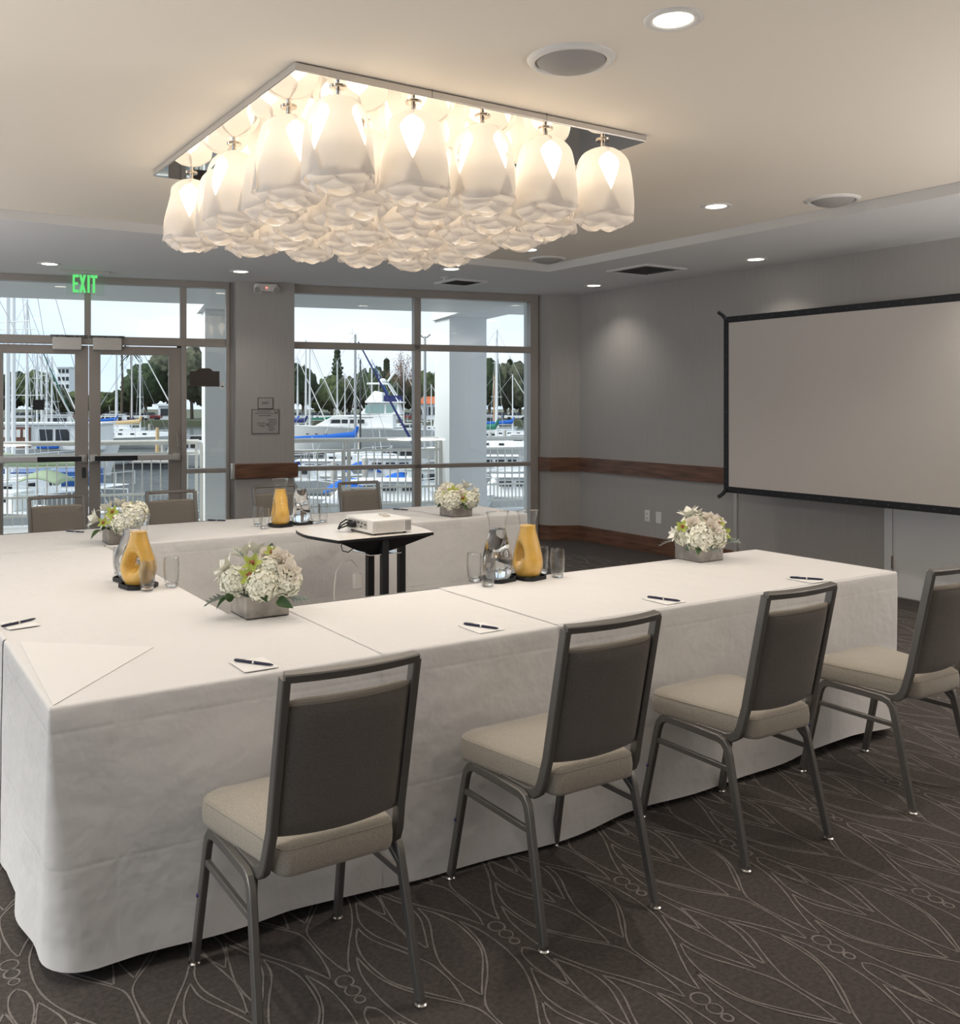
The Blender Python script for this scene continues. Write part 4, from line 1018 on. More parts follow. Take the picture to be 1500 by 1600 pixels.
# ================================================================ BALCONY
def wbox(name, mt, s0, s1, t0, t1, z0, z1, parent=None, bevel=0):
    o = MB().box(s0,t0,z0,s1,t1,z1).build(name, mt, parent, bevel=bevel, smooth=False)
    if not parent: o.location = WL; o.rotation_euler = (0,0,WROT)
    return o
struct(wbox('balcony_floor', m_concrete, s_left-3, 9, .12, 3.35, -.25, -.02))
so_ = MB().prism([(s_left-3,.12),(9,.12),(9,2.16),(WS(762,2.7)+.1,2.16),(WS(762,2.7)+.06,3.45),(WS(702,2.7)-.02,3.45),(WS(702,2.7)-.05,2.16),(WS(380,2.7),2.16),(WS(380,2.7),3.45),(WS(320,2.7)-.05,3.45),(WS(320,2.7)-.05,2.16),(s_left-3,2.16)], ZS, ZS+.4).build('balcony_ceiling', m_white, smooth=False)
so_.location = WL; so_.rotation_euler = (0,0,WROT); struct(so_)
def column(px, wd, dp, label, mirror=False):
    t0_ = 2.76; s0 = WS(px, t0_); c = empty('balcony_column', WL, WROT, label, 'column')
    MB().box(s0,t0_,-.02,s0+wd,t0_+dp,ZS).build('shaft', m_col, c, bevel=.006, smooth=False)
column(702, WS(760.5,2.76)-WS(702,2.76), .66, 'square painted column on the balcony behind the right half of the window')
column(320, .55, .5, 'square painted column on the balcony beyond the sidelight')
fin = empty('wall_fin', WL, WROT, 'narrow painted wall end outside the right edge of the window', 'wall')
MB().box(WS(818.5,.9),.35,-.02,WS(818.5,.9)+.3,.9,ZS).build('slab', m_col, fin, smooth=False)
def railing(s0, s1, label, cap0=False):
    T = 3.1; r = empty('balcony_railing', WL, WROT, label, 'railing'); r['group'] = 'painted balcony railings'
    MB().tube([(s0,T,1.045),(s1,T,1.045)], .033, 14).build('handrail', m_rail, r)
    for nm, z, h in (('upper_bar',.895,.016),('middle_bar',.36,.014),('bottom_bar',.12,.014)): MB().box(s0,T-.018,z-h,s1,T+.018,z+h).build(nm, m_rail, r, smooth=False)
    n = int((s1-s0)/.1165); me = None
    for i in range(n+1):
        s = s0+.03+(s1-s0-.06)*i/n
        if me is None: me = MB().box(-.008,-.008,.12,.008,.008,.895).mesh('baluster', m_rail, False)
        o = bpy.data.objects.new('baluster', me); C.objects.link(o); o.parent = r; o.location = (s,T,0)
    sh = None
    for i in range(n):
        s = s0+.03+(s1-s0-.06)*(i+.5)/n
        if sh is None: sh = MB().box(-.006,-.008,-.0,.006,.008,.36).mesh('short_baluster', m_rail, False)
        o = bpy.data.objects.new('short_baluster', sh); C.objects.link(o); o.parent = r; o.location = (s,T,0)
    k = max(1, round((s1-s0)/1.45))
    for i in range(k+1):
        s = s0+(s1-s0)*i/k
        for d in (-.03,.03): MB().box(s+d-.018,T-.02,-.02,s+d+.018,T+.02,1.03).build('post', m_rail, r, smooth=False)
c1s, c2s = WS(702,2.76), WS(320,2.76)
railing(c2s+.6, c1s-.05, 'white railing between the two balcony columns, outside the large window')
railing(c1s+.62, c1s+4.2, 'white railing right of the balcony column at the window')
railing(s_left-1, c2s-.05, 'white railing outside the glass doors')

# ================================================================ MARINA
ZWAT = -2.2
def place(px, Z): return c2w((px-CX)/F_PX*Z, Z)
mw = bpy.data.materials.new('harbour_water'); mw.use_nodes = True; n = mw.node_tree; p = n.nodes['Principled BSDF']
p.inputs['Base Color'].default_value = (.045,.06,.058,1); p.inputs['Roughness'].default_value = .12
t = n.nodes.new('ShaderNodeTexCoord'); mm = n.nodes.new('ShaderNodeMapping'); mm.inputs['Rotation'].default_value = (0,0,YAW); mm.inputs['Scale'].default_value = (.8,2.4,1)
x = n.nodes.new('ShaderNodeTexNoise'); x.inputs['Scale'].default_value = 1.0; x.inputs['Detail'].default_value = 4; b = n.nodes.new('ShaderNodeBump'); b.inputs['Strength'].default_value = .8; b.inputs['Distance'].default_value = .5
n.links.new(t.outputs['Object'], mm.inputs['Vector']); n.links.new(mm.outputs['Vector'], x.inputs['Vector']); n.links.new(x.outputs['Fac'], b.inputs['Height']); n.links.new(b.outputs['Normal'], p.inputs['Normal'])
wa = MB(); cw = [c2w(*q_) for q_ in ((-220,13.6),(260,13.6),(260,172),(-220,172))]
cw[0] = L2W(-90,3.4); cw[1] = L2W(60,3.4)
wa.add([(x,y,ZWAT) for x,y in cw], [(0,1,2,3)])
struct(wa.build('water', mw, smooth=False))
m_bank = mat('bank', (.16,.15,.13), .95, var=(.3,.3)); m_grass = mat('shore_grass', (.09,.10,.06), .95, var=(.2,.3))
sh = MB(); Q = [c2w(*q_) for q_ in ((-260,168),(300,168),(500,700),(-500,700))]
sh.prism(Q, ZWAT-1, -1.1); struct(sh.build('shore', m_grass, smooth=False))

m_hullw = mat('gelcoat_white', (.80,.81,.80), .3, spec=.5); m_hullb = mat('hull_blue', (.01,.10,.34), .3); m_hullg = mat('hull_green', (.02,.13,.09), .35)
m_deckb = mat('teak_brown', (.16,.07,.045), .6); m_cream = mat('deck_cream', (.66,.60,.46), .6)
m_covb = mat('canvas_blue', (.012,.12,.50), .85); m_covn = mat('canvas_navy', (.015,.025,.13), .85); m_covt = mat('canvas_tan', (.62,.45,.24), .85); m_covg = mat('canvas_green', (.02,.16,.11), .85); m_covs = mat('canvas_sage', (.33,.40,.26), .85); m_covw = mat('canvas_white',(.75,.74,.70),.85)
m_win = mat('tinted_window', (.02,.025,.03), .12); m_seaglass = mat('sea_glass', (.25,.38,.36), .12)
m_mast = mat('mast_aluminium', (.72,.73,.72), .4, metal=.2); m_mastg = mat('mast_grey', (.30,.31,.31), .5); m_mastd = mat('mast_dark', (.05,.05,.05), .5); m_mastw = mat('mast_wood', (.42,.22,.09), .5)
m_wire = mat('rigging_wire', (.45,.46,.48), .4); m_lime = mat('canvas_lime',(.35,.55,.12),.85)
def hull(g, L, B, F, rake=.5):
    def hb(u): return B/2*(.78+.22*min(1,u/.3))*(1-max(0,(u-.38)/.62)**2.3)**.85
    def shz(u): return F*(.88+.34*max(0,u-.25)**1.6)
    def fn(v_, u):
        a = (v_*2-1); b_ = hb(u); z = -.35+(shz(u)+.35)*abs(a)**.62; y = math.copysign(b_*abs(a)**.45, a) if a else 0
        return (-L/2+L*u+rake*max(0,z/F)*u**5, y*(.86+.14*max(0,z)/F), z)
    g.grid(fn, 16, 18)
    g.grid(lambda v_, u: (-L/2+L*u+rake*(shz(u)/F)*u**5, (2*v_-1)*hb(u), shz(u)-.02), 2, 18)
    i0 = [fn(k/16, 0) for k in range(17)]; g.add(i0, [tuple(range(17))])
    return shz
def windows(par, cab, y, xs, z0, z1, mt=None):
    for (a, b) in xs:
        for s in (-1,1): MB().box(a, s*y-.012, z0, b, s*y+.012, z1).build('window', mt or m_win, par, smooth=False)
def boat_base(px, Z, L, B, F, flip, ang, mt, label, group=None, cat='boat', name='sailboat', dx=0, rake=.5):
    rz = -YAW+(PI if flip else 0)+math.radians(ang)
    x, y = place(px, Z); x -= dx*math.cos(rz); y -= dx*math.sin(rz)
    b = empty(name, (x,y,ZWAT), rz, label, cat, group)
    g = MB(); s = hull(g, L, B, F, rake); g.build('hull', mt, b, ang=50)
    return b, s
def sailboat(px, Z, L, H, label, flip=False, ang=0, hm=None, cov=None, mast=None, mr=.055, jib=None, cabin=None, F=None, canopy=None, boom=True, simple=False):
    F = F or .095*L+.15; B = .31*L; dx = .08*L
    b, s = boat_base(px, Z, L, B, F, flip, ang, hm or m_hullw, label, 'moored sailing boats', dx=dx)
    cb = MB(); c0, c1 = -.12*L, .24*L
    cb.prism([(c0,-B*.27),(c1,-B*.16),(c1+.12*L,0),(c1,B*.16),(c0,B*.27)], F*.85, F+.38); co = cb.build('cabin', cabin or m_hullw, b, bevel=.05, smooth=False)
    for i in range(3):
        a = c0+.2+i*(c1-c0-.3)/3
        for sg in (-1,1):
            k = (a+.2-c0)/(c1-c0); yy = sg*(B*.27-(B*.11)*k+.012)
            MB().box(a, yy-.012, F+.12, a+.34, yy+.012, F+.26).build('window', m_win, co, smooth=False)
    MB().tube([(dx,0,F*.8),(dx,0,H)], [mr, mr*.75], 8).build('mast', mast or m_mast, b)
    g = MB()
    for zf, w_ in ((.5,.13),(.75,.09)): g.tube([(dx,-B*.9*w_*3,H*zf),(dx,B*.9*w_*3,H*zf)], .018, 6)
    g.tube([(dx-.15,0,H),(dx-.15,0,H+.3)], .01, 4); g.tube([(dx-.3,0,H+.05),(dx+.15,0,H+.05)], .012, 4)
    g.build('spreader', mast or m_mast, b)
    g = MB(); wr_ = .012*max(1, Z/55)
    g.tube([(dx,0,H),(L/2+.1,0,F*1.05)], wr_, 4); g.tube([(dx,0,H),(-L/2+.1,0,F)], wr_, 4)
    for sg in (-1,1): g.tube([(dx,0,H*.98),(dx,sg*B*.27,H*.5),(dx,sg*B*.48,F)], wr_, 4)
    g.build('rigging', m_wire, b)
    if jib: MB().tube([(L/2-.05,0,F+.5),(dx+.15,0,H*.95)], [.075,.035], 8).build('furled_jib', jib, b)
    if boom:
        MB().tube([(dx,0,F+1.0),(-L*.36,0,F+1.05)], .045, 8).build('boom', m_mast, b)
        if cov: MB().tube([(dx+.12,0,F+1.75),(dx-.05,0,F+1.3),(dx-L*.2,0,F+1.18),(-L*.36,0,F+1.15)], [.09,.2,.16,.09], 10).build('sail_cover', cov, b)
    if canopy: MB().grid(lambda u, v: (c0-.15-1.1*u, (2*v-1)*B*.3, F+.45+.5*math.sin(PI*min(1,.25+u*.6))*(1-.35*(2*v-1)**2)), 8, 8).build('spray_hood', canopy, b, solid=.03)
    if not simple:
        g = MB()
        for sg in (-1,1):
            P = [(-L/2+L*k/8, sg*B*.47*(1 if k<4 else 1-((k-4)/4)**2.2), s(k/8)) for k in range(9)]
            g.tube([(a,b_,c_+.5) for a,b_,c_ in P], .016, 4)
            for a,b_,c_ in P: g.tube([(a,b_,c_),(a,b_,c_+.5)], .014, 4)
        g.build('guard_rail', m_mast, b)
    return b
def motorboat(px, Z, L, label, flip=False, ang=0, hm=None, cab=None, canopy=None, tall=1.1, F=None, stripe=None):
    F = F or .1*L+.3; B = .32*L
    b, s = boat_base(px, Z, L, B, F, flip, ang, hm or m_hullw, label, 'moored motor boats', name='motorboat')
    c0, c1 = -.28*L, .12*L
    c = MB(); c.v = [(x,y,z) for x,y,z in ((c0,-B*.36,F*.9),(c1+.12*L,-B*.30,F*.9),(c1+.12*L,B*.30,F*.9),(c0,B*.36,F*.9),(c0+.1,-B*.32,F+tall),(c1,-B*.26,F+tall),(c1,B*.26,F+tall),(c0+.1,B*.32,F+tall))]
    c.f = [(0,3,2,1),(4,5,6,7),(0,1,5,4),(1,2,6,5),(2,3,7,6),(3,0,4,7)]; c.m = [0]*6
    co = c.build('cabin', cab or m_hullw, b, bevel=.05, smooth=False)
    for i in range(3):
        a = c0+.25+i*(c1-c0-.2)/3
        for sg in (-1,1): MB().box(a, sg*B*.335-.03, F+tall*.5, a+(c1-c0)/3-.22, sg*B*.335+.03, F+tall*.82).build('window', m_win, co, smooth=False)
    MB().box(c0-.2,-B*.36,F+tall,c1+.1,B*.36,F+tall+.07).build('roof', m_hullw, b, bevel=.03, smooth=False)
    if canopy: MB().grid(lambda u, v: (-L*.48+u*(L*.34), (2*v-1)*B*.42, F+.1+.5*math.sin(PI*(.12+.76*u))*(1-.5*(2*v-1)**2)), 8, 8).build('canvas_cover', canopy, b, solid=.03)
    if stripe: MB().tube([(-L/2+.05,0,F*.6),(-L/2+.06,0,F*.6)], .02, 4).build('fitting', stripe, b)
    g = MB()
    for sg in (-1,1): g.tube([(L*.10,sg*B*.40,F+.5),(L*.30,sg*B*.30,F+.6),(L*.47,sg*B*.05,F+.7)], .018, 4)
    g.build('guard_rail', m_mast, b); MB().tube([(c0+.6,0,F+tall),(c0+.5,0,F+tall+1.1)], .02, 4).build('antenna', m_mast, b)
    return b

# big motor yacht
yx = boat_base(562, 77, 11.9, 3.6, 2.05, True, -3, m_hullw, 'large white motor yacht with teal windows and flybridge, seen through the window', 'moored motor boats', name='motor_yacht', rake=1.1)[0]
F = 2.05
g = MB(); g.v = [(-2.9,-1.35,1.9),(3.6,-.7,2.1),(3.6,.7,2.1),(-2.9,1.35,1.9),(-2.9,-1.3,3.0),(1.9,-.95,2.95),(1.9,.95,2.95),(-2.9,1.3,3.0)]; g.f = [(0,3,2,1),(4,5,6,7),(0,1,5,4),(1,2,6,5),(2,3,7,6),(3,0,4,7)]; g.m = [0]*6
dk = g.build('deckhouse', m_hullw, yx, bevel=.06, smooth=False)
windows(dk, None, 1.25, [(-.55,.0),(.1,.65),(.8,1.3),(1.4,2.2)], 2.3, 2.62)
g = MB(); g.v = [(-3.5,-1.25,3.0),(-.1,-1.1,3.0),(-.1,1.1,3.0),(-3.5,1.25,3.0),(-3.3,-1.15,3.95),(-.9,-1.0,3.95),(-.9,1.0,3.95),(-3.3,1.15,3.95)]; g.f = [(0,3,2,1),(4,5,6,7),(0,1,5,4),(1,2,6,5),(2,3,7,6),(3,0,4,7)]; g.m = [0]*6
sl = g.build('saloon', m_hullw, yx, bevel=.05, smooth=False)
windows(sl, None, 1.19, [(-3.15,-2.3),(-2.1,-1.2),(-1.1,-.6)], 3.15, 3.8, m_seaglass)
MB().box(-3.7,-1.3,3.95,-.6,1.3,4.05).build('roof', m_hullw, yx, bevel=.04, smooth=False)
g = MB(); g.v = [(-2.0,-1.0,4.05),(-.5,-.8,4.05),(-.5,.8,4.05),(-2.0,1.0,4.05),(-2.0,-.95,4.8),(-1.3,-.75,4.95),(-1.3,.75,4.95),(-2.0,.95,4.8)]; g.f = [(0,3,2,1),(4,5,6,7),(0,1,5,4),(1,2,6,5),(2,3,7,6),(3,0,4,7)]; g.m = [0]*6
g.build('flybridge', m_hullw, yx, bevel=.05, smooth=False)
MB().box(-3.4,-1.1,4.1,-2.1,-1.06,4.55).build('bridge_cloth', m_covn, yx, smooth=False); MB().box(-3.4,1.06,4.1,-2.1,1.1,4.55).build('bridge_cloth', m_covn, yx, smooth=False)
g = MB()
for s in (-1,1): g.tube([(-3.3,s*1.1,4.05),(-2.4,s*.9,5.5),(-1.2,s*.7,5.55)], .06, 6); 
g.tube([(-2.4,-.9,5.5),(-2.4,.9,5.5)], .07, 6); g.tube([(-.6,0,5.55),(-2.4,0,5.55)], .08, 6)
g.build('radar_arch', m_hullw, yx)
MB().lathe([(.01,5.6),(.3,5.62),(.32,5.8),(.15,5.95),(.01,5.98)], 16, (-1.9,0)).build('radar_dome', m_hullw, yx); MB().tube([(-2.3,0,5.7),(-2.9,0,6.5)], .09, 8).build('horn', m_hullw, yx)
for i in range(5): MB().box(1.0+i*.75,-1.62+i*.12,1.35,1.2+i*.75,-1.5+i*.12,1.45).build('porthole', m_win, yx, smooth=False)
for s in (-1,): 
    g = MB()
    for i in range(5): g.box(1.0+i*.75,1.5-i*.12,1.4,1.2+i*.75,1.72-i*.12,1.48)
    g.build('porthole', m_win, yx, smooth=False)

# trawler with a wooden wheelhouse
tw = boat_base(45, 50, 8.5, 2.9, 1.6, False, 4, m_hullw, 'white boat with a reddish wooden wheelhouse seen through the left door', 'moored motor boats', name='motorboat')[0]
MB().box(-1.4,-1.25,1.4,4.1,1.25,2.75).build('deckhouse', m_hullw, tw, bevel=.05, smooth=False); MB().box(-1.9,-1.4,2.75,4.2,1.4,2.85).build('roof', m_hullw, tw, smooth=False)
wh = MB().box(-.95,-1.36,1.55,.55,-1.2,2.62).build('wheelhouse', m_deckb, tw, bevel=.02, smooth=False)
for i in range(4): MB().box(-.82+i*.34,-1.39,2.1,-.62+i*.34,-1.37,2.5).build('window', m_covw, wh, smooth=False)
for i in range(2): MB().box(.95+i*.85,-1.275,1.9,1.65+i*.85,-1.26,2.5).build('window', m_win, tw, smooth=False)
MB().box(.9,-1.5,1.5,2.0,-1.27,1.75).build('tarpaulin', m_covb, tw, bevel=.05, smooth=False)

SB = [  # px, Z, L, H, label, options
 (12,31,8.5,13,'sailing boat with the thickest white mast at the left edge of the left door glass',dict(mr=.09,flip=True,ang=70,F=.9)),
 (21,34,8,13,'sailing boat with a tall pale mast second from the left edge',dict(mr=.085,ang=80,mast=m_mastg if 0 else m_mast,F=.9)),
 (42,42,9,8.4,'sailing boat whose mast top shows below the EXIT sign',dict(mr=.075,ang=70)),
 (58,62,8,7.4,'sailing boat with a leaning white mast behind the black sticker',dict(mr=.08,ang=50,jib=m_covw,simple=True)),
 (65,66,8,7.8,'sailing boat right behind the black sticker with a green stay',dict(mr=.08,ang=60,jib=m_covg,simple=True)),
 (73,75,8,7.6,'small sailing boat in the mast cluster right of the sticker',dict(mr=.09,ang=40,simple=True)),
 (81,85,9,8.2,'sailing boat at the right of the mast cluster in the left door',dict(mr=.10,ang=-20,jib=m_covw,simple=True)),
 (182,98,9,9.8,'sailing boat with thick white mast and white wheelhouse in the right door',dict(mr=.13,ang=10,cov=m_covb,simple=True)),
 (219,83,9.5,9.0,'white sailing boat with a tan sail cover in the right door',dict(mr=.08,cov=m_covt,jib=m_covw)),
 (206,92,8,8.7,'sailing boat with slim mast behind the tan-covered boat',dict(mr=.07,ang=20,cov=m_covn,simple=True)),
 (465,100,8,8.9,'sailing boat with the leftmost mast in the window',dict(mr=.08,cov=m_covb,jib=m_covw,simple=True)),
 (478,92,9,10.2,'sailing boat with second mast from the left in the window',dict(mr=.09,cov=m_covn,simple=True)),
 (484,100,9,10.4,'sailing boat with third mast from the left and a long leaning jib',dict(mr=.10,ang=0,jib=m_covw,simple=True)),
 (527,112,9,9.1,'sailing boat with white mast in front of the tallest conifer',dict(mr=.10,cov=m_covg,simple=True)),
 (539,120,8,7.9,'sailing boat with short mast right of the tallest conifer',dict(mr=.08,jib=m_covw,simple=True)),
 (555,47,7.5,7.3,'sailing boat with thick grey mast and blue sail cover low behind the railing',dict(mr=.085,mast=m_mastg,cov=m_covb,flip=False,F=.95,ang=5,jib=m_covn)),
 (563,50,7.5,6.2,'sailing boat with a dark mast left of centre in the window',dict(mr=.055,mast=m_mastd,F=.9,ang=60)),
 (581,118,9,9.6,'sailing boat with tall white mast behind the yacht',dict(mr=.12,jib=m_covb,simple=True)),
 (592,125,8,8.4,'sailing boat with a thin mast left of the small conifer',dict(mr=.07,simple=True)),
 (631,130,8,9.2,'sailing boat whose mast crosses the bare tree',dict(mr=.09,simple=True,jib=m_covw)),
 (621,128,8,6.9,'sailing boat with short grey mast under the bare tree',dict(mr=.06,mast=m_mastg,simple=True)),
 (674,115,7,6.3,'little sailing boat just left of the balcony column',dict(mr=.09,simple=True,jib=m_covw)),
 (776,60,9,8.6,'sailing boat with thick white mast right of the balcony column',dict(mr=.10,F=1.1,cov=m_covg,hm=m_hullw,ang=-25)),
 (772,98,8,6.8,'sailing boat with twin wooden masts right of the column',dict(mr=.10,mast=m_mastw,simple=True,hm=m_hullg)),
 (801,90,8,6.7,'sailing boat with blue sail cover and leaning boom at the right of the window',dict(mr=.07,cov=m_covb,flip=False,jib=m_covw)),
]
for px, Z, L, H, lab, o_ in SB: sailboat(px, Z, L, H, lab, **o_)
sailboat(-85, 35, 9.5, 9, 'long blue-hulled ketch with brown deck edge behind the door railing', hm=m_hullb, F=1.5, flip=True, ang=4, cabin=m_deckb, boom=False, mr=.07)
sailboat(-32, 25.5, 6.5, 7.6, 'white sailing boat with sage canvas nearest the balcony outside the left door', F=1.05, flip=True, ang=-6, cov=m_covs, mr=.06, canopy=m_covs)
MBT = [(515,42,4.6,'white cabin boat with blue canvas low in the left half of the window',dict(canopy=m_covb,F=.65,tall=.6)),
 (470,40,3.6,'small white boat at the left foot of the window beside the pier',dict(F=.6,tall=.5,canopy=m_covw)),
 (622,37,4.4,'boat with bright blue cover behind the window mullion',dict(hm=m_hullb,canopy=m_covb,F=.95,tall=.7)),
 (560,32,4.2,'white boat with lime green canvas under the railing',dict(canopy=m_lime,F=.6,tall=.5,flip=True)),
 (625,29,4.8,'white boat with blue stripe nearest the balcony left of the column',dict(F=.9,tall=.5,canopy=m_covb)),
 (690,33,4.6,'white boat hidden partly by the balcony column',dict(canopy=m_covb,F=.8,tall=.7)),
 (790,43,4.6,'white motor boat right of the balcony column',dict(canopy=m_covg,F=.8,tall=.6)),
 (800,30,4.6,'white motor boat with blue canvas nearest the railing at the right of the window',dict(F=.95,tall=.5,canopy=m_covb,flip=True)),
 (815,62,6,'grey-trimmed motor boat at the right edge of the window',dict(flip=True,canopy=m_dark,tall=.9)),
 (300,58,5,'small motor boat seen through the sidelight',dict(tall=.7)),
 (700,125,7,'motor boat moored far behind the balcony column',dict()),
 (650,108,5.5,'small white motor boat behind the window mullion',dict(tall=.8)),
 (760,120,7,'white cruiser moored before the far shore right of the column',dict(tall=1.5)),
 (185,120,6,'white cruiser behind the sailing boats in the right door',dict(tall=1.7)),
 (98,110,7,'blue and white cruiser in the left door glass',dict(tall=1.6,canopy=m_covb))]
for px, Z, L, lab, o_ in MBT: motorboat(px, Z, L, lab, **o_)
# inflatable dinghy
dx_, dy_ = place(186, 52); dg = empty('inflatable_dinghy', (dx_,dy_,ZWAT+.6), -YAW+.5, 'grey inflatable dinghy hung over the water outside the right door', 'boat')
MB().tube([(-.6,-.35,0),(.2,-.38,.02),(.55,-.2,.12),(.66,0,.2),(.55,.2,.12),(.2,.38,.02),(-.6,.35,0)], .13, 10).build('tube', mat('inflatable_grey',(.36,.38,.40),.6), dg)
MB().box(-.55,-.3,-.1,.4,.3,-.04).build('floor_board', m_dark, dg, smooth=False)
# floating docks and pilings
m_dock = mat('dock_planks', (.42,.40,.37), .9, var=(2,.2))
def dock(px, Z, L, ang, lab):
    x, y = place(px, Z); d = empty('floating_dock', (x,y,ZWAT), -YAW+math.radians(ang), lab, 'dock', 'floating docks')
    MB().box(-L/2,-.6,0,L/2,.6,.35).build('float', m_dark, d, smooth=False); MB().box(-L/2,-.7,.35,L/2,.7,.45).build('walkway', m_dock, d, smooth=False)
    for k in (-.45,0,.45): MB().tube([(L*k,.8,-.5),(L*k,.8,1.7)], .12, 10).build('piling', m_dock, d)
dock(560,70,22,0,'floating dock behind the motor yacht'); dock(60,56,16,0,'floating dock outside the left door'); dock(230,104,26,0,'floating dock beyond the tan-covered boat'); dock(790,78,20,0,'floating dock right of the column'); dock(600,36,6,70,'short dock finger under the window railing')
def post(px, Z, H, r, mt, lab):
    x, y = place(px, Z); d = empty('mooring_post', (x,y,ZWAT), -YAW, lab, 'post')
    MB().tube([(0,0,-.5),(0,0,H)], [r,r*.8], 10).build('shaft', mt, d); MB().tube([(-.35,0,H+.15),(-.15,0,H-.05),(.15,0,H-.05),(.35,0,H+.15)], .04, 6).build('top_fork', m_mastd, d)
post(664,62,8.3,.11,m_mastg,'tall grey post with forked top left of the balcony column')
post(246,70,2.1,.16,m_covt,'wooden piling beyond the right door')

# far shore: small things, buildings, trees
def house(px, Z, w_, h_, d_, lab, wallm, roofm, nx, nz, flat=True):
    x, y = place(px, Z); b = empty('building', (x,y,-1.1), -YAW, lab, 'building')
    MB().box(-w_/2,0,0,w_/2,d_,h_).build('wall', wallm, b, smooth=False)
    if flat: MB().box(-w_/2-.3,-.4,h_,w_/2+.3,d_,h_+.4).build('roof', roofm, b, smooth=False)
    else:
        g = MB(); g.add([(-w_/2-.4,-.5,h_),(w_/2+.4,-.5,h_),(w_/2+.4,d_+.5,h_),(-w_/2-.4,d_+.5,h_),(-w_/2+1,d_/2,h_+1.4),(w_/2-1,d_/2,h_+1.4)],[(0,1,5,4),(2,3,4,5),(1,2,5),(3,0,4),(0,3,2,1)]); g.build('roof', roofm, b, smooth=False)
    for i in range(nx):
        for k in range(nz):
            cx_ = -w_/2+w_*(i+.5)/nx; cz = h_*(k+.55)/nz
            MB().box(cx_-w_/nx*.33,-.12,cz-h_/nz*.25,cx_+w_/nx*.33,.02,cz+h_/nz*.25).build('window', m_win, b, smooth=False)
m_brick = mat('roof_red', (.50,.14,.06), .8); m_bw = mat('building_white', (.72,.76,.80), .7)
house(99,330,4.2,16,5,'white apartment block with balconies far behind the left door',m_bw,m_bw,3,6)
house(114,340,4.5,15,5,'grey-white apartment block beside the door stile, farthest left',mat('building_grey',(.50,.56,.60),.7),m_bw,3,6)
house(672,176,4.6,3.0,4,'low shore building with a red roof left of the balcony column',m_bw,m_brick,5,1,False)
house(258,178,2.6,2.6,3,'small kiosk on the shore at the right of the right door',m_bw,m_bw,1,1)
def car(px, Z, col, i, lab):
    x, y = place(px, Z); b = empty('parked_car', (x,y,-1.1), -YAW, lab, 'car', 'cars parked on the far shore')
    MB().box(-2.1,-.85,.3,2.1,.85,.85).build('body', mat('car_paint_%d'%(i%4), col, .3), b, bevel=.12, smooth=False)
    g = MB(); g.v = [(-1.5,-.8,.85),(1.1,-.8,.85),(1.1,.8,.85),(-1.5,.8,.85),(-1.1,-.65,1.4),(.5,-.65,1.4),(.5,.65,1.4),(-1.1,.65,1.4)]; g.f = [(0,3,2,1),(4,5,6,7),(0,1,5,4),(1,2,6,5),(2,3,7,6),(3,0,4,7)]; g.m=[0]*6
    g.build('glasshouse', m_win, b, smooth=False)
    for sx in (-1.3,1.3):
        for sy in (-.8,.8): MB().tube([(sx,sy-.1,.32),(sx,sy+.1,.32)], .32, 12).build('wheel', m_black, b)
cols = [(.55,.56,.58),(.05,.08,.16),(.70,.70,.68),(.20,.03,.03)]
CARN = ['beside the thick left masts','left of the black sticker','right of the black sticker','under the apartment block','left of the thick mast in the right door','behind the thick mast in the right door','below the palms','right of the tan sail cover','behind the leftmost window masts','behind the leaning jib','left of the tallest conifer','right of the tallest conifer','left of the yacht bridge','behind the yacht radar arch','right of the yacht horn','beside the window mullion','just right of the balcony column','between the two right masts','at the far right of the window']
for i, px in enumerate((34,52,84,100,175,196,214,235,470,492,508,548,571,590,612,640,765,785,806)):
    car(px, 172+(i%2)*4, cols[i%4], i, ['silver','dark blue','white','dark red'][i%4]+' car parked on the far shore '+CARN[i])
m_tr = [mat('foliage_dark', (.022,.042,.014), .9, var=(.9,.6)), mat('foliage_olive', (.055,.075,.025), .9, var=(.9,.6)), mat('foliage_grey', (.06,.068,.04), .9, var=(.9,.6))]
m_trunk = mat('bark', (.09,.07,.05), .95)
def ico():
    bm = bmesh.new(); bmesh.ops.create_icosphere(bm, subdivisions=4, radius=1); v = [x.co.copy() for x in bm.verts]; f = [tuple(q.index for q in p_.verts) for p_ in bm.faces]; bm.free(); return v, f
IV, IF = ico()
def blob(g, c, r, sz, sd_, amp=.22):
    vs = []
    for v in IV:
        k = 1+amp*noise.noise(v*2.3+Vector((sd_,0,0)))+amp*1.0*noise.noise(v*6.5+Vector((0,sd_,0)))+amp*.7*noise.noise(v*15+Vector((0,0,sd_)))
        vs.append((c[0]+v.x*r*k, c[1]+v.y*r*k, c[2]+v.z*sz*k))
    g.add(vs, IF)
def tree(px, Z, top, wpx, kind, lab):
    x, y = place(px, Z); zt_ = EYE+(HOR-top)/F_PX*Z; h = zt_+1.1; R_ = wpx/F_PX*Z/2
    t = empty('tree', (x,y,-1.1), random.random()*6, lab, 'tree', 'trees on the far shore'); rnd = random.Random(int(px*7+top))
    MB().tube([(0,0,-.2),(.1,.1,h*.35),(0,0,h*.7)], [.35,.28,.12], 8).build('trunk', m_trunk, t)
    g = MB(); blob(g, (0,0,h*.62), R_*.8, h*.36, px)
    for k in range(5):
        a = k*1.26+rnd.random(); rr = R_*.5
        blob(g, (rr*math.cos(a), rr*math.sin(a), h*(.42+.25*rnd.random())), R_*(.45+.2*rnd.random()), h*(.2+.08*rnd.random()), px+k*9)
    g.build('crown', m_tr[kind], t, ang=180)
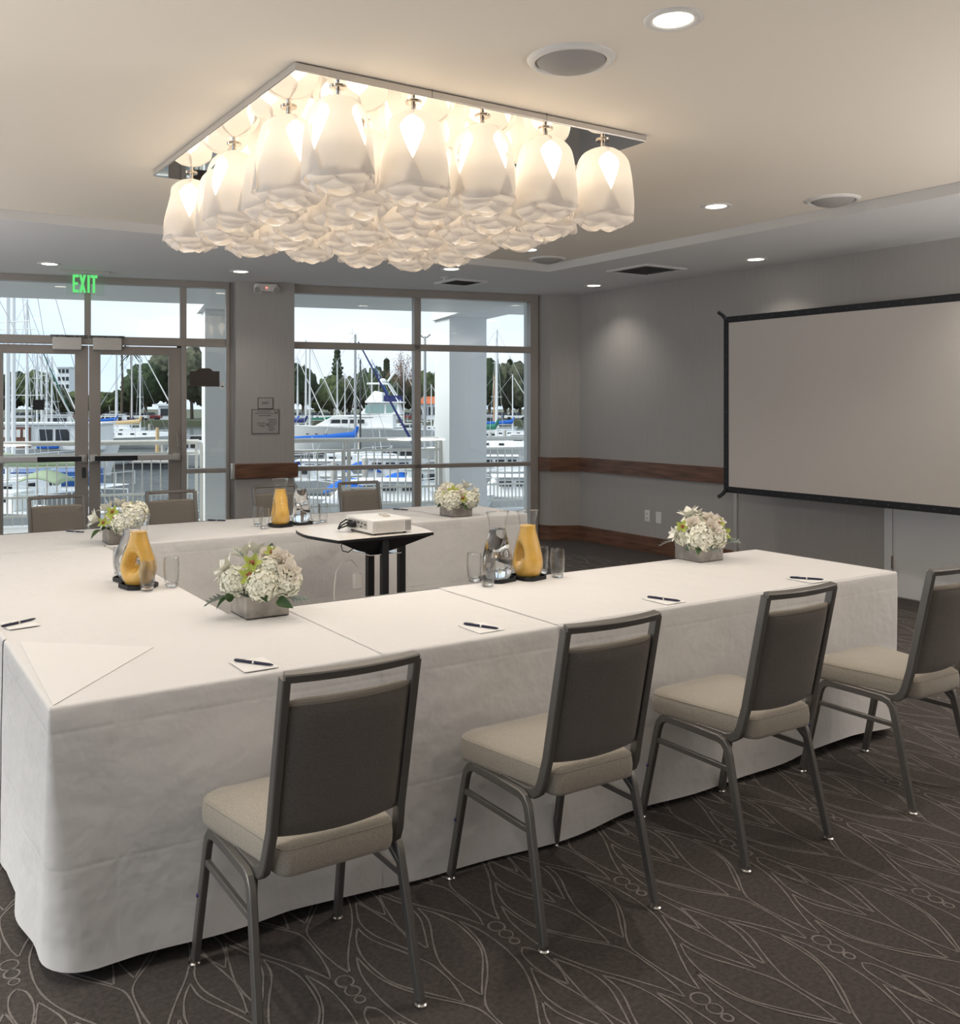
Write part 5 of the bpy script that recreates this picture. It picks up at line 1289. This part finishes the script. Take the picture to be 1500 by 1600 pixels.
def conifer(px, Z, top, wpx, lab, tiers=12, gap=.5):
    x, y = place(px, Z); h = EYE+(HOR-top)/F_PX*Z+1.1; R_ = wpx/F_PX*Z/2
    t = empty('conifer', (x,y,-1.1), .3, lab, 'tree'); MB().tube([(0,0,0),(0,0,h)], [.3,.05], 8).build('trunk', m_trunk, t); g = MB(); rnd = random.Random(int(px))
    for k in range(tiers):
        z = h*(.28+.70*k/tiers); r = R_*(1-k/tiers)**.8+.25
        for i in range(9):
            a = i*2*PI/9+k*.7; l = r*(.75+.35*rnd.random()); hh = h*.035
            g.tube([(0,0,z),(l*.5*math.cos(a),l*.5*math.sin(a),z-hh*.3),(l*math.cos(a),l*math.sin(a),z+hh*.2)], [hh*gap*1.3,hh*gap*1.6,hh*.2], 5)
    g.build('foliage', m_tr[0], t, ang=180)
NEAR = ['beyond the left edge of the left door','behind the thick left masts','behind the black sticker','below the apartment block','behind the meeting stiles of the doors','low at the left of the right door glass','under the palm trees','rising behind the tan-covered boat','high at the right of the right door glass','beside the brown sign in the sidelight','behind the sidelight column','hidden behind the left edge of the pier','hidden behind the plaques of the pier','at the left edge of the large window','behind the leftmost window masts','low in the gap left of the tallest conifer','at the foot of the tallest conifer','right of the tallest conifer behind the grey mast','behind the dark mast','behind the yacht bridge','behind the narrow dark conifer','behind the window mullion','above the red roof','hidden behind the balcony column, left side','hidden behind the balcony column, right side','directly right of the balcony column','behind the twin wooden masts','at the right edge of the large window','hidden just beyond the room corner','hidden farthest right beyond the room wall']
TR = [(-30,185,585,70,0),(22,190,580,60,0),(58,184,579,66,1),(92,200,606,40,2),(118,205,612,50,1),(160,190,612,60,1),(195,195,608,56,0),(228,186,566,70,0),(262,192,548,80,2),(300,186,540,66,2),(335,190,556,70,0),(375,186,575,70,1),(415,190,570,70,0),
      (450,182,562,56,0),(474,188,572,44,0),(496,200,602,34,1),(518,184,586,50,1),(545,190,590,44,2),(568,186,580,46,0),(588,182,574,40,0),(615,180,586,44,0),(645,186,590,40,0),(664,182,578,50,1),(700,188,572,60,0),(735,186,570,60,0),(765,182,561,50,0),(790,190,566,44,2),(812,184,566,52,2),(850,188,572,70,0),(900,190,570,80,1)]
for i, (px, Z, top, wp_, kd) in enumerate(TR):
    tree(px, Z, top, wp_, kd, '%s tree %s' % (['dark green','olive green','grey green'][kd], NEAR[i]))
conifer(527,205,540,30,'tallest tiered conifer above the moored yacht', 12, .85); conifer(604,200,557,18,'narrow dark conifer right of the yacht bridge', 14, 1.0); conifer(797,210,556,14,'small conifer top behind the trees at the right of the window', 10, 1.0)
# bare tree
x, y = place(629, 178); bt = empty('bare_tree', (x,y,-1.1), 0, 'sparse rust-brown tree behind the window mullion', 'tree'); g = MB(); rnd = random.Random(5)
h = EYE+(HOR-549)/F_PX*178+1.1; lf = MB()
g.tube([(0,0,0),(0,0,h*.4)], [.3,.2], 6)
for i in range(60):
    a = rnd.random()*6.28; el = rnd.uniform(.3,1.5); l = rnd.uniform(.5,1.0); q_ = Vector((math.cos(a)*math.cos(el)*l*4.2, math.sin(a)*math.cos(el)*l*4.2, h*.38+math.sin(el)*l*h*.62)); m_ = Vector((q_.x*.4,q_.y*.4,h*.35+(q_.z-h*.35)*.55))
    g.tube([(0,0,h*.3),tuple(m_),tuple(q_)], [.06,.035,.015], 4)
    for k in range(16):
        c_ = m_.lerp(q_, rnd.uniform(.3,1.1))+Vector((rnd.uniform(-.6,.6) for _ in range(3))); s = .10
        lf.add([(c_.x-s,c_.y,c_.z-s),(c_.x+s,c_.y,c_.z),(c_.x,c_.y+s,c_.z+s)], [(0,1,2)])
g.build('branches', m_trunk, bt); lfo = lf.build('foliage', mat('leaf_rust',(.22,.12,.08),.9), bt, smooth=False); lfo['kind'] = 'stuff'
def palm(px, Z, top, lab):
    x, y = place(px, Z); h = EYE+(HOR-top)/F_PX*Z+1.1; t = empty('palm_tree', (x,y,-1.1), 0, lab, 'tree')
    MB().tube([(0,0,0),(.15,0,h*.5),(0,0,h)], [.28,.2,.16], 8).build('trunk', m_trunk, t); g = MB(); rnd = random.Random(int(px))
    for i in range(26):
        a = i*2.4; el = rnd.uniform(-.5,1.1); l = 1.9
        P = [(0,0,h)]+[(math.cos(a)*l*k*math.cos(el*(1-.3*k)), math.sin(a)*l*k*math.cos(el*(1-.3*k)), h+l*k*math.sin(el)-1.3*k*k) for k in (.33,.66,1)]
        g.tube(P, [.05,.16,.13,.02], 4, ry=.03)
    g.build('fronds', m_tr[0], t)
palm(190,170,532,'tall palm tree whose crown rises above the transom bar'); palm(205,150,552,'palm tree beside the thick mast in the right door')
